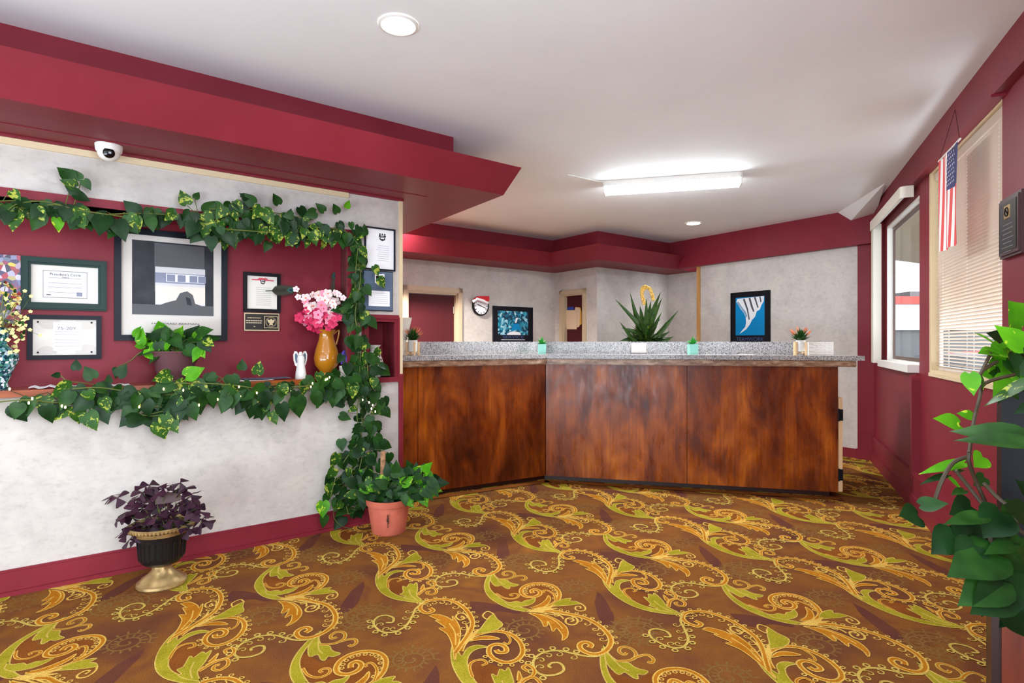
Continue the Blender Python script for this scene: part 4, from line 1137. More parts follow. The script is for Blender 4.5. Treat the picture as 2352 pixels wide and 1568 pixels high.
# peacock feathers
def feather(pts, off, label):
    q = [L.P(x, y, off) for x, y in pts]
    t = thing('peacock_feather', label, 'feather', tuple(q[0]), 'peacock feathers')
    mb = MB(); mb.tube(q, .0025, 5); mb.build('quill', 'stem_dark', t)
    mb = MB(); n = len(q); dirv = (q[-1]-q[0]).normalized(); sd = dirv.cross(L.n3()).normalized()
    for i in range(46):
        f = .25+.72*i/46; b = q[0].lerp(q[-1], f)
        for s in (-1, 1):
            e = b + sd*s*.042*(.6+.4*math.sin(f*3.1)) + dirv*.03
            mb.add([b-dirv*.003, b+dirv*.003, e], [(0,1,2)])
    mb.build('barbs', 'feather', t)
    mb = MB(); c = q[-1]; n3 = L.n3()
    for r, m, o in ((.030,0,.002),(.019,1,.003),(.010,2,.004)):
        ps = [c+n3*o+sd*math.cos(k*.4)*r*.8+dirv*math.sin(k*.4)*r for k in range(16)]; mb.poly(ps, m)
    mb.build('eye', ['feather','teal','navy'], t)
feather([(610,668),(640,667),(667,666)], NO+.03, 'peacock feather pointing sideways from behind the framed list')
feather([(764,740),(766,690),(769,634)], NO+.03, 'upright peacock feather in the dark right corner of the niche')

# angel figurine
p = sh(691, -.06)
k = L.d(691,-.06)/F
t = thing('angel_figurine', 'small pale stone angel figurine with open wings on the shelf', 'figurine', tuple(p))
mb = MB(); mb.lathe([(.036,0),(.037,.01),(.030,.06),(.022,.105),(.026,.125),(.020,.145),(.009,.15)], p, 20, sy=.75); mb.build('robe', 'white_ceramic', t, smooth=True)
mb = MB(); mb.ball(p+V((0,-.004,.160)), .013, .012, .015); mb.build('head', 'white_ceramic', t, smooth=True)
for s in (-1, 1):
    mb = MB(); ps = [(.006,.10),(.020,.075),(.034,.085),(.043,.12),(.045,.155),(.036,.178),(.022,.176),(.010,.15)]
    mb.prism([p+L.u3()*(s*x)-L.n3()*.016+V((0,0,z)) for x, z in ps], L.n3()*.006)
    w = mb.build('wing', 'white_ceramic', t)
    mb = MB(); ps = [(.016,.11),(.026,.098),(.034,.125),(.036,.152),(.028,.166),(.018,.150)]
    mb.prism([p+L.u3()*(s*x)-L.n3()*.0095+V((0,0,z)) for x, z in ps], L.n3()*.001); mb.build('wing_inlay', 'slate', w)

# lavender pot
p = sh(795, -.05)
t = thing('violet_flower_pot', 'little white tub of violet artificial flowers right of the amber vase', 'potted plant', tuple(p))
mb = MB(); mb.lathe([(.042,0),(.048,.075),(.044,.075),(.042,.065)], p, 20); mb.build('pot', 'white_ceramic', t, smooth=True)
mb = MB()
for i in range(26):
    a = random.uniform(0,6.28); r = random.uniform(0,.035); b = p+V((math.cos(a)*r, math.sin(a)*r, .07)); e = b+V((math.cos(a)*r*.5, math.sin(a)*r*.5, random.uniform(.04,.11)))
    mb.tube([b, e], .0015, 4, 1)
    for k in range(3): blossom(mb, e-V((0,0,k*.012)), V((random.uniform(-1,1),-1,random.uniform(-.5,1))), .011, 0, 0, 4)
mb.build('flowers', ['purple_f','stem'], t)

# white pierced vase in the little niche
p = L.P(860, 800, -.09); p.z = KZ0
hv = L.z_(866, 792, -.09)-KZ0
t = thing('pierced_white_vase', 'white pierced ceramic lantern vase in the small niche', 'vase', tuple(p))
mb = MB(); mb.lathe([(.044,0),(.046,.012),(.038,.03),(.050,hv*.26),(.062,hv*.42),(.060,hv*.52),(.044,hv*.70),(.030,hv*.82),(.034,hv*.92),(.048,hv),(.040,hv*.98)], p, 28); mb.build('body', 'white_ceramic', t, smooth=True)
mb = MB()
for r, z, cnt in ((.055,hv*.30,10),(.063,hv*.42,12),(.060,hv*.54,12),(.048,hv*.66,10)):
    for i in range(cnt):
        a = 6.283*i/cnt+z*9; mb.ball(p+V((math.cos(a)*r, math.sin(a)*r, z)), .005, .005, .009, 6, 4)
mb.build('pierced_hole', 'maroon_dark', t)

# pale stacked pebble figure and grey card
p = sh(379, .02)
t = thing('pebble_figurine', 'small pale rounded figurine half hidden in shelf leaves', 'figurine', tuple(p))
mb = MB(); mb.ball(p+V((-.018,0,.022)), .022, .02, .024); mb.ball(p+V((.018,.0,.024)), .022, .02, .022); mb.build('body', 'white_ceramic', t, smooth=True)
mb = MB(); mb.ball(p+V((.0,0,.052)), .017, .016, .017); mb.build('head', 'white_ceramic', t, smooth=True)
q = L.P(396, 800, -.04); q.z = SHZ
mb = MB(); mb.cbox(q+V((0,0,.035)), .05, .012, .07); mb.build('grey_card', 'slate', label='small grey card standing behind the pale figurine', cat='card')
# papers on the shelf
def sheet(px0, px1, off0, off1, z, wav, name, m, label, cat, n=10):
    mb = MB(); a0, a1 = L.s_(px0), L.s_(px1); vs = []
    for i in range(n+1):
        a = a0+(a1-a0)*i/n
        for o in (off0, off1): vs.append(L.pt(a, z+wav*(1+math.sin(i*1.9)), o+.012*math.sin(i*1.3)))
    fs = [(2*i, 2*i+1, 2*i+3, 2*i+2) for i in range(n)]
    b = [v-V((0,0,.0015)) for v in vs]; mb.add(vs+b, fs+[tuple(k+len(vs) for k in f[::-1]) for f in fs]+[(2*i, 2*i+2, 2*i+2+len(vs), 2*i+len(vs)) for i in range(n)]+[(2*i+1, 2*i+1+len(vs), 2*i+3+len(vs), 2*i+3) for i in range(n)])
    mb.build(name, m, label=label, cat=cat)
sheet(66, 182, -.10, .04, SHZ+.003, .006, 'paper_sheet', 'paper_white', 'loose crumpled white paper on the left part of the shelf', 'paper')
sheet(215, 298, -.10, .04, SHZ+.003, .002, 'brochure_stack', 'paper_white', 'thin stack of white brochures on the shelf left of the potted plant', 'paper')
sheet(520, 625, -.12, .05, SHZ+.003, .001, 'magazine', 'paper', 'glossy magazine lying on the shelf right of the potted plant', 'magazine', 4)
sheet(560, 670, -.13, .01, SHZ+.009, .001, 'magazine', 'slate', 'blue-grey leaflet lying on top of the magazine', 'leaflet', 4)

# teal vase with dried flowers, far left
p = sh(-4, -.09)
t = thing('teal_mosaic_vase', 'teal and blue mosaic vase cut by the left picture edge', 'vase', tuple(p))
hv = .235
mb = MB(); mb.lathe([(.040,0),(.042,.012),(.036,.03),(.058,.09),(.080,.15),(.078,.18),(.050,.205),(.034,.225),(.045,.29),(.052,.31),(.046,.30)], p, 28); mb.build('body', 'mosaic', t, smooth=True)
ft = p+V((0,0,.30)); t = thing('dried_bouquet', 'spray of tiny cream and yellow flowers in the teal mosaic vase', 'flowers', tuple(ft))
mb = MB(); ms = MB(); D0 = L.d(0, -.09)
for i in range(230):
    x = random.uniform(-70, 66); y = random.uniform(632, 815)
    if ((x+5)/70)**2+((y-735)/95)**2 > 1: continue
    q = at(x, y, D0+random.uniform(-.08,.10))
    m = 1 if y < 690 and random.random() < .6 else 0
    if y < 700 and random.random() < .25: m = 2
    blossom(mb, q, toward(q)+V((random.uniform(-.6,.6),0,random.uniform(-.3,.6))), random.uniform(.007,.012), m, m, 4)
    if i % 2 == 0: ms.tube([ft+V((random.uniform(-.02,.02),0,-.02)), ft.lerp(q,.5)+V((0,0,.01)), q], .0012, 3)
    if i % 3 == 0: ms.leaf(q, q+V((random.uniform(-.03,.03),-.01,random.uniform(-.03,.03))), toward(q), .012, 1, .2, .1, 'round')
for x, y in ((57,668),(71,680),(70,715),(69,757),(92,770)):
    q = at(x, y, D0-.02); blossom(mb, q, toward(q), .009, 0, 0, 5); ms.tube([at(30, 745, D0), q], .001, 3)
mb.build('petals', ['yellow_f','gold_tinsel','red_f'], t); ms.build('stems', ['stem','leaf'], t)

# ------------------------------------------------------------------ pothos vines
MATS = ['leaf','leaf_d','leaf_v','leaf_b','stem','stem_dark']
def rndmat(b=.0, v=.25):
    r = random.random()
    return 3 if r < b else 2 if r < b+v else 1 if r < b+v+.35 else 0
def vine_leaf(mb, p, ang, size, fr, m, tilt=.5, stemto=None):
    """heart leaf at p; ang = direction of the tip in the wall plane, 0 = right, -90 = down"""
    a = math.radians(ang); d = fr.u3()*math.cos(a)+V((0,0,math.sin(a)))+fr.n3()*random.uniform(-.05,.35)
    d.normalize(); n = fr.n3()+V((random.uniform(-tilt,tilt), random.uniform(-.2,.2), random.uniform(-.3,tilt)))
    mb.leaf(p, p+d*size, n, size*random.uniform(.72,.90), m, random.uniform(.1,.3), random.uniform(.05,.22))
def garland(name, label, fr, paths, leaves, offr, group=None, base=None, stems=(), v=.25, b=0.0, extra=None):
    allp = [q for P in paths for q in P[0]]
    bp = base if base else tuple(fr.P(*allp[0], offr[0]))
    t = thing(name, label, 'vine', bp, group)
    ms = MB(); ml = MB()
    for pts, cnt, jx, jy, sz, amin, amax, *offs in paths:
        o0, o1 = offs if offs else offr
        q = catmull([fr.P(x, y, random.uniform(o0, o1)) for x, y in pts], 5)
        ms.tube(q, .0032, 5)
        for i in range(cnt):
            f = (i+random.random())/cnt*(len(pts)-1); j = min(int(f), len(pts)-2); f -= j
            x = pts[j][0]+(pts[j+1][0]-pts[j][0])*f; y = pts[j][1]+(pts[j+1][1]-pts[j][1])*f
            lx, ly = x+random.gauss(0,jx), y+random.gauss(0,jy); o = random.uniform(o0, o1)
            lp = fr.P(lx, ly, o); size = sz*random.uniform(.7,1.25)
            vine_leaf(ml, lp, random.uniform(amin, amax), size, fr, rndmat(b, v))
            if i % 2 == 0: ms.tube([fr.P(x, y, (o0+o1)/2), fr.P((x+lx)/2, (y+ly)/2-4, o), lp], .0016, 4)
    for x, y, ang, size, m, o in leaves:
        lp = fr.P(x, y, o); vine_leaf(ml, lp, ang, size, fr, m, .3)
    for pts, o in stems: ms.tube(catmull([fr.P(x, y, o) for x, y in pts], 4), .0024, 5)
    if extra: extra(ml, ms)
    ml.build('foliage', [M[k] for k in MATS], t, smooth=True)
    ms.build('stem', 'stem', t, smooth=True)
    return t
# along the top of the niche
top_paths = [
 ([(-30,468),(60,478),(130,470),(200,492),(260,505)], 22, 16, 9, .085, -130, -50),
 ([(-20,462),(90,462),(180,482),(300,500)], 10, 16, 9, .075, -150, -30),
 ([(250,492),(330,490),(420,496),(470,505)], 22, 14, 12, .085, -130, -40),
 ([(450,500),(520,505),(600,510),(680,520)], 51, 14, 16, .088, -140, -40),
 ([(480,480),(560,480),(640,490),(720,505)], 28, 14, 12, .085, -170, -10),
 ([(660,515),(730,522),(790,530),(822,560)], 42, 12, 14, .078, -140, -40),
 ([(500,525),(600,532),(700,540),(760,545)], 22, 14, 8, .08, -120, -60)]
top_leaves = [(168,412,140,.085,0,.08),(176,430,160,.075,2,.08),(186,412,130,.06,0,.08),(192,412,-60,.06,0,.08),(170,445,-20,.075,1,.08),(182,448,150,.07,1,.08),(168,432,120,.05,1,.08),
 (430,470,115,.085,2,.08),(447,456,60,.05,0,.08),(470,488,50,.10,0,.08),(483,500,80,.08,0,.08),(555,455,30,.06,1,.08),(585,468,150,.10,0,.08),(600,490,-20,.08,0,.08),
 (640,470,120,.075,0,.08),(664,498,80,.055,1,.08),(745,486,140,.075,0,.08),(795,478,70,.06,3,.08),(775,490,120,.07,0,.08),(805,510,-80,.06,0,.08),
 (318,490,140,.09,1,.08),(310,500,-40,.07,1,.08),(38,488,-100,.10,2,.10),(95,490,-110,.10,0,.10),(130,500,-80,.075,3,.10),(182,475,-70,.10,2,.10),(170,490,-60,.09,2,.10),(238,495,-100,.12,1,.10),(268,505,-70,.12,1,.10),(305,495,-70,.09,2,.1),(345,500,-80,.08,0,.1),
 (603,480,-60,.12,2,.1),(635,515,-80,.12,2,.1),(715,530,-70,.10,2,.1)]
top_stems = [([(150,470),(160,440),(168,432)], .06),([(170,470),(180,440),(186,414)], .06),([(455,490),(450,470),(447,457)], .06),([(430,472),(445,485),(460,492)], .06),([(10,495),(35,470),(90,462),(140,470)], .09)]
garland('pothos_vine', 'green pothos vine strung along the top edge of the niche', L, top_paths, top_leaves, (.02,.11), stems=top_stems, v=.3)
# down the right hand side
side_paths = [
 ([(812,545),(822,600),(828,640),(818,690)], 33, 8, 10, .070, -150, -50),
 ([(822,570),(816,640),(818,700),(822,760)], 15, 7, 12, .065, -160, -50),
 ([(820,690),(816,730),(828,790),(826,850)], 31, 14, 12, .085, -150, -30),
 ([(812,700),(800,715)], 4, 12, 6, .08, -170, -100),
 ([(835,800),(845,850),(838,900),(845,950)], 31, 20, 12, .085, -160, -10),
 ([(830,880),(820,960),(835,1020),(825,1080)], 30, 20, 12, .078, -160, -10),
 ([(845,980),(850,1040),(830,1100)], 24, 22, 12, .085, -150, -20),
 ([(820,1020),(790,1060),(770,1100),(760,1140)], 10, 12, 10, .085, -130, -60),
 ([(800,1080),(790,1130),(800,1180)], 18, 22, 12, .085, -150, -30),
 ([(830,1110),(845,1140),(820,1170)], 11, 18, 10, .08, -150, -30)]
side_leaves = [(836,540,90,.08,0,.06),(858,610,-60,.08,2,.08),(868,638,-50,.09,2,.08),(815,634,190,.06,1,.07),(808,708,185,.09,0,.07),(845,730,-50,.10,0,.08),(850,850,-5,.10,1,.08),(880,912,-70,.085,1,.07),
 (790,925,190,.07,1,.07),(775,1040,-110,.11,2,.08),(770,1075,-130,.09,2,.08),(757,1110,-90,.10,2,.08),(742,1150,-95,.11,3,.06),(862,1000,-50,.09,0,.07)]
side_stems = [([(828,560),(816,620),(814,700),(820,760),(818,830)], .03),([(838,600),(822,660),(820,740),(824,840),(830,900)], .045),([(830,860),(840,930),(828,1000),(838,1080),(860,1130)], .05),([(822,900),(832,980),(820,1060),(850,1140)], .03),
 ([(845,1160),(800,1180),(770,1165),(768,1190),(790,1210),(840,1218)], .05),([(838,1060),(790,1085),(762,1120),(750,1150)], .05)]
garland('pothos_vine', 'long pothos vine climbing the wall beside the framed sheets, down to the carpet', L, side_paths, side_leaves, (.02,.10), stems=side_stems, v=.14)
# along the shelf edge
sh_paths = [
 ([(-20,925),(60,918),(140,925),(230,915)], 9, 16, 7, .095, -140, -40),
 ([(140,895),(230,890),(330,905),(420,905)], 24, 16, 9, .10, -150, -30),
 ([(240,920),(330,930),(400,935),(450,915)], 21, 14, 10, .10, -140, -40),
 ([(400,880),(470,880),(540,885),(610,895)], 28, 16, 11, .10, -160, -20),
 ([(420,910),(500,905),(580,905),(640,900)], 16, 16, 9, .09, -140, -40),
 ([(590,890),(680,888),(760,880),(830,870)], 24, 16, 9, .095, -150, -30),
 ([(740,880),(790,872),(830,880)], 14, 12, 10, .095, -150, -30)]
sh_leaves = [(105,930,-75,.10,1,.1),(175,935,-80,.09,2,.1),(200,945,-70,.11,2,.1),(230,935,-70,.10,1,.1),(290,962,-10,.11,1,.12),(362,968,-70,.11,2,.12),(378,950,-60,.13,2,.12),(250,880,90,.05,0,.02),(138,860,190,.04,1,.02),(175,850,90,.06,1,.02),
 (270,865,60,.08,1,.04),(555,850,85,.07,0,.0),(590,860,80,.09,2,.02),(582,925,-100,.10,1,.1),(612,930,-130,.11,1,.1),(622,945,-70,.09,2,.1),(645,925,-80,.12,1,.1),(680,910,-80,.14,0,.1),(725,900,-80,.11,0,.1),(770,895,-100,.12,0,.1),(700,868,-40,.10,0,.08),(745,860,-60,.12,0,.08),
 (425,865,30,.11,3,.1),(440,880,-30,.11,2,.1),(320,895,-80,.12,0,.1),(215,870,120,.08,0,.05)]
sh_stems = [([(140,862),(155,875),(185,878),(230,885)], .03),([(300,940),(340,955),(390,945),(430,900),(450,860)], .1),([(300,960),(340,952),(400,938)], .1),([(628,925),(660,900),(690,885)], .09),([(20,935),(60,920),(120,925)], .07),([(400,935),(420,940),(445,925),(440,915)], .09)]
garland('pothos_vine', 'pothos vine trailing along the shelf edge under the certificates', L, sh_paths, sh_leaves, (.05,.13), stems=sh_stems, v=.16)

# ---- potted pothos on the shelf
p = sh(402, -.10)
t = thing('potted_pothos', 'pothos in a dull brown plastic pot on the shelf under the large poster', 'potted plant', tuple(p))
k = L.d(402,-.10)/F; rt = 49*k; ht = L.z_(402, 806, -.10)-SHZ
mb = MB(); mb.lathe([(rt*.66,0),(rt*.96,ht*.96),(rt,ht*.96),(rt,ht),(rt*.92,ht)], p, 26, capt=False); mb.lathe([(rt*.9,ht*.9),(0.001,ht*.92)], p, 26, m=1, capb=False, capt=False)
mb.build('pot', ['brown_pot','soil'], t, smooth=True)
ml = MB(); ms = MB(); c = p+V((0,0,ht))
def bush(ml, ms, c, d0, ell, cnt, sz, amin, amax, mats=(0,0,1,3), dj=.08, kindf=None, bias=None):
    cx, cy, rx, ry = ell
    for i in range(cnt):
        while True:
            u, v = random.uniform(-1,1), random.uniform(-1,1)
            if u*u+v*v < 1: break
        x, y = cx+u*rx, cy+v*ry; q = at(x, y, d0+random.uniform(-dj,dj))
        a = math.atan2(-v*.8+.2, u) if random.random() < .5 else math.radians(random.uniform(amin, amax))
        d = V((math.cos(a), random.uniform(-.5,.2), math.sin(a))).normalized(); s = sz*random.uniform(.7,1.25)
        ml.leaf(q, q+d*s, V((random.uniform(-.5,.5),-1,random.uniform(.2,1.1))), s*random.uniform(.68,.85), random.choice(mats), random.uniform(.1,.3), random.uniform(.05,.25))
        if i % 3 == 0: ms.tube([c+V((random.uniform(-.03,.03),random.uniform(-.03,.03),-.01)), c.lerp(q,.55)+V((0,0,.02)), q], .0018, 4)
d0 = L.d(402,-.10)
bush(ml, ms, c, d0, (402,790,68,22), 60, .085, -120, 60, (0,0,1,3,3), .09)
for x0,y0,x1,y1,m in ((325,790,325,752,3),(378,782,388,752,0),(452,768,488,755,0),(460,800,440,832,3),(340,800,372,828,3),(310,775,322,748,3),(470,780,492,795,2),(458,800,470,822,3)):
    a, b = at(x0,y0,d0-.08), at(x1,y1,d0-.10); ml.leaf(a, b, V((0,-1,.5)), (b-a).length*.75, m, .2, .1)
ms.tube(catmull([at(345,800,d0-.06), at(318,812,d0-.06), at(300,828,d0-.06), at(270,842,d0-.05)], 4), .003, 5)
ml.leaf(at(270,845,d0-.05), at(262,870,d0-.05), V((0,-1,.3)), .06, 0)
ml.build('foliage', [M[k] for k in MATS], t, smooth=True); ms.build('stem', 'stem', t, smooth=True)

# ---- fairy lights woven through shelf vine
sl = [(20,900),(60,915),(66,925),(110,905),(150,938),(200,925),(260,930),(318,935),(360,905),(418,896),(455,930),(500,905),(549,888),(552,905),(590,902),(640,898),(668,897),(718,880),(752,870),(776,905),(826,920),(850,925),(852,940),(862,960)]
t = thing('string_lights', 'string of tiny warm fairy lights woven through the shelf vine', 'string lights', tuple(L.P(20,900,.08)))
mb = MB(); mb.tube(catmull([L.P(x, y-4, .075) for x, y in sl], 3), .0016, 4); mb.build('wire', 'wire', t)
for x, y in [(22,893),(66,925),(74,915),(150,935),(142,932),(320,934),(421,896),(457,930),(500,917),(549,888),(552,910),(590,902),(718,880),(714,888),(752,870),(757,866),(748,872),(848,924),(856,930),(862,945),(668,897),(640,897),(376,893),(853,938),(833,918)]:
    mb = MB(); q = L.P(x, y, .125); mb.ball(q, .0045, .0045, .0075, 6, 5); mb.build('bulb', 'bulb', t)

# ---- terracotta pot
p = floor_pt(893, 1219)
t = thing('terracotta_pot_plant', 'pothos in a scratched terracotta pot on the carpet at the wall end', 'potted plant', tuple(p))
mb = MB(); mb.lathe([(.106,0),(.110,.008),(.136,.178),(.134,.184),(.146,.186),(.152,.226),(.143,.226),(.136,.20)], p, 32, capt=False); mb.lathe([(.139,.205),(.001,.21)], p, 32, m=1, capb=False, capt=False)
mb.build('pot', ['terracotta','soil'], t, smooth=True)
mb = MB()
for dx, dz, h in ((.018,.145,.045),(.024,.13,.04),(.020,.11,.05),(.014,.12,.02),(.028,.15,.02)):
    a = p+V((dx,-.118-(dz*.12),dz)); mb.bx(a, (.004,0,0), (0,.003,0), (0,0,-h))
mb.build('scratch', 'terracotta_d', t)
mb = MB(); mb.tube([p+V((-.045,.0,.18)), at(880, 1037, 3.76)], .017, 8); mb.build('stake', 'stick', t, smooth=True)
ml = MB(); ms = MB(); c = p+V((0,0,.21))
bush(ml, ms, c, 3.76, (905,1112,62,36), 105, .085, -60, 60, (0,0,1,3), .11)
bush(ml, ms, c, 3.76, (955,1105,45,28), 55, .085, -60, 30, (0,3,1), .09)
bush(ml, ms, c, 3.76, (840,1125,35,30), 30, .085, -150, -30, (0,1,1,2), .08)
for x0,y0,x1,y1,m in ((928,1135,932,1165,0),(985,1110,1008,1142,0),(975,1120,995,1150,0),(890,1130,900,1145,0),(850,1095,838,1120,2),(985,1100,1012,1125,0)):
    a, b = at(x0,y0,3.6), at(x1,y1,3.58); ml.leaf(a, b, V((0,-1,.5)), (b-a).length*.62, m, .2, .15)
ml.build('foliage', [M[k] for k in MATS], t, smooth=True); ms.build('stem', 'stem', t, smooth=True)

# ---- urn with purple oxalis
p = floor_pt(372, 1341)
t = thing('oxalis_urn', 'purple-leaved oxalis in a black and gold pedestal urn on the carpet', 'potted plant', tuple(p))
mb = MB(); mb.lathe([(.108,0),(.116,.010),(.114,.022),(.100,.030),(.094,.040),(.070,.055),(.048,.078),(.042,.100),(.050,.112)], p, 36); mb.build('foot', 'gold', t, smooth=True)
mb = MB(); pr = [(.048,.108),(.082,.118),(.098,.135),(.104,.165),(.106,.23),(.116,.27),(.128,.295)]
mb.lathe(pr, p, 36, capt=False)
for i in range(24):
    a = 6.283*i/24; d = V((math.cos(a), math.sin(a), 0)); mb.tube([p+d*(.101)+V((0,0,.145)), p+d*.109+V((0,0,.24))], .005, 4)
mb.build('bowl', 'urn', t, smooth=True)
mb = MB(); mb.lathe([(.126,.292),(.150,.300),(.156,.312),(.148,.318),(.128,.310),(.122,.27)], p, 48, capb=False, capt=False)
for i in range(56):
    a = 6.283*i/56; d = V((math.cos(a), math.sin(a), 0)); mb.ball(p+d*.152+V((0,0,.305)), .0055, .0055, .010, 5, 4)
mb.build('rim', 'gold', t, smooth=True)
mb = MB(); mb.lathe([(.125,.28),(.001,.285)], p, 24, capb=False, capt=False); mb.build('soil', 'soil', t)
ml = MB(); ms = MB(); c = p+V((0,0,.28)); dU = p.y
def trefoil(q, s, nr):
    nr = V(nr).normalized(); a = nr.orthogonal().normalized(); b = nr.cross(a); r0 = random.random()*6
    for i in range(3):
        th = r0+i*2.094; d = (a*math.cos(th)+b*math.sin(th)-nr*random.uniform(.1,.6)).normalized()
        ml.leaf(q, q+d*s, nr, s*.95, 0, random.uniform(-.5,.3), .05, 'tri')
spots = [(265,1140),(288,1182),(276,1185),(340,1118),(352,1125),(330,1130),(375,1120),(408,1112),(420,1120),(432,1140),(445,1160),(455,1180),(462,1190),(450,1175),(322,1148),(318,1160),(330,1175),(345,1165),(360,1155),(395,1165),(412,1160),(430,1170),(380,1175),(300,1190),(350,1185),(405,1190),(290,1228),(300,1238),(330,1225),(345,1235),(438,1205),(422,1178),(372,1145),(388,1140),(365,1195),(345,1205),(310,1170),(440,1150),(335,1205),(356,1222),(322,1215)]
for x, y in spots:
    for k in range(2):
        q = at(x+random.gauss(0,7), y+random.gauss(0,5), dU+random.uniform(-.12,.12)); trefoil(q, random.uniform(.042,.062), V((random.uniform(-.7,.7), random.uniform(-1,.2), 1)))
    ms.tube([c+V((random.uniform(-.06,.06), random.uniform(-.06,.06), 0)), c.lerp(q,.6)+V((0,0,.02)), q], .0013, 4)
ml.build('foliage', 'oxalis', t, smooth=True); ms.build('stem', 'pink_l' if False else 'stem', t)
mb = MB(); q = at(393, 1135, dU-.05); pts = [(356,1152),(362,1138),(385,1130),(410,1134),(418,1142),(412,1150),(380,1156),(360,1158)]
mb.prism([at(x, y, dU-.06) for x, y in pts], (0,.006,0)); mb.tube([at(385,1150,dU-.055), at(387,1215,dU)], .003, 5)
mb.build('plant_tag', 'walnut', label='dark oval plant label on a stick among the purple leaves', cat='plant label')

# ------------------------------------------------------------------ near right corner: cabinet, black stand and big pothos
cab0 = floor_pt(2255, 1568)      # direction only
RD = RV; RN = RR.n
def nr(px, d, z): return V(((px-CX)/F*d, d, z))
A_ = nr(2277, 1.50, 0)
cf = Fr((A_.x, A_.y), (.79,-.613)); cw, cd = .40, .30
t = thing('side_cabinet', 'reddish brown wooden cabinet in the near right corner', 'cabinet', tuple(cf.pt(cw/2, 0, -cd/2)))
mb = MB(); cf.box(mb, 0, cw, 0, .66, -cd, -.001); mb.build('carcass', 'cab_dk', t)
mb = MB(); cf.box(mb, .02, cw-.02, .05, .63, 0, .018); mb.build('door', 'cab', t)
mb = MB(); cf.box(mb, -.012, cw+.01, .66, .685, -cd, .03); mb.build('top_board', 'cab', t)
bz0, bz1 = .686, 1.12
mb = MB(); cf.box(mb, .022, .33, bz0, bz1, -.24, -.04)
mb.build('black_stand', 'black', label='tall glossy black box stand on the reddish cabinet', cat='stand')
pc = cf.pt(.15, bz1+.001, -.14)
t = thing('large_pothos', 'big bright pothos spilling from a dark pot over the black stand', 'potted plant', tuple(pc))
mb = MB(); mb.lathe([(.105,0),(.135,.085),(.150,.088),(.152,.115),(.140,.115),(.132,.10)], pc, 30, capt=False); mb.lathe([(.136,.10),(.001,.105)], pc, 30, m=1, capb=False, capt=False); mb.build('pot', ['brown_pot2','soil'], t, smooth=True)
ml = MB(); ms = MB(); c = pc+V((0,0,.11))
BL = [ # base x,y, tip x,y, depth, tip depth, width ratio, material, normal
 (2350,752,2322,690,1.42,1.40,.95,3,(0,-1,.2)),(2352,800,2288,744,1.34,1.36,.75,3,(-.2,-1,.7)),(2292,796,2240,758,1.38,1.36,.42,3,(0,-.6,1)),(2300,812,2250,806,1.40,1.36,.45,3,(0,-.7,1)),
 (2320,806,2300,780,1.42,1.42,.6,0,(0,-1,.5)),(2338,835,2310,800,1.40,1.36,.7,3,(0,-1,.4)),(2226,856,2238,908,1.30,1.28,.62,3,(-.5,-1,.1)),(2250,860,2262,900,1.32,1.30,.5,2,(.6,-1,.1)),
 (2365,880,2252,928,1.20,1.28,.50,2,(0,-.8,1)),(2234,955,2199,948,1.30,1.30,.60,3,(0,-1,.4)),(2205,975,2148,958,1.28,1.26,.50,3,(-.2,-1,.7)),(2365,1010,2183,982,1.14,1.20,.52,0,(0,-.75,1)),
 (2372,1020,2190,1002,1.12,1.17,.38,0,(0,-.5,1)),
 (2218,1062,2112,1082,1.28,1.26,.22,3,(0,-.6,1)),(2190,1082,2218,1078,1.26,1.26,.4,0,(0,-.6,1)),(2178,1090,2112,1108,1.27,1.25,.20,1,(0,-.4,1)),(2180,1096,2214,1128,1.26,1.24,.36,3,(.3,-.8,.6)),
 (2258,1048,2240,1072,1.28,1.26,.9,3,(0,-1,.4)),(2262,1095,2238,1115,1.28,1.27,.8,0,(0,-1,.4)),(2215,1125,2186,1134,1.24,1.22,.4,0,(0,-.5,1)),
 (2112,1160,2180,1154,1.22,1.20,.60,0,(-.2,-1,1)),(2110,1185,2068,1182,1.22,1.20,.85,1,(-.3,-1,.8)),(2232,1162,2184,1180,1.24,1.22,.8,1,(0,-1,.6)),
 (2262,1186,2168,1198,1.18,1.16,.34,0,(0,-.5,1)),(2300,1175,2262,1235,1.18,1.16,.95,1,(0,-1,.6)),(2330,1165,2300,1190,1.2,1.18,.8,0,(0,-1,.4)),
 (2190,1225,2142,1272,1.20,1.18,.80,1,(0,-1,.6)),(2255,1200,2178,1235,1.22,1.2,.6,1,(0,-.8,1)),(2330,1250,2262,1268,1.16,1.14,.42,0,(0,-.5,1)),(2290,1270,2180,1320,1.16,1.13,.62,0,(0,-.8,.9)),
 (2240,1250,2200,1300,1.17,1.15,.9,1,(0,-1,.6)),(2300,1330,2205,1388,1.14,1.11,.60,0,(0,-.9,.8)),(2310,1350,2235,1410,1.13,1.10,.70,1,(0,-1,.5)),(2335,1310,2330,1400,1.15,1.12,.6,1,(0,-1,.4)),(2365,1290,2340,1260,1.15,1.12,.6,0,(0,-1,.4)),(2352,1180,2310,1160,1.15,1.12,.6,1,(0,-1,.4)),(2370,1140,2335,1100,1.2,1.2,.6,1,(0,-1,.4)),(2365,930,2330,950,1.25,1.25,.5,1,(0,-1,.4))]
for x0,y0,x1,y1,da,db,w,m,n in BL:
    a, b = at(x0,y0,da), at(x1,y1,db); L_ = (b-a).length; ml.leaf(a, b, V(n), L_*w*1.15, m, .16, .08)
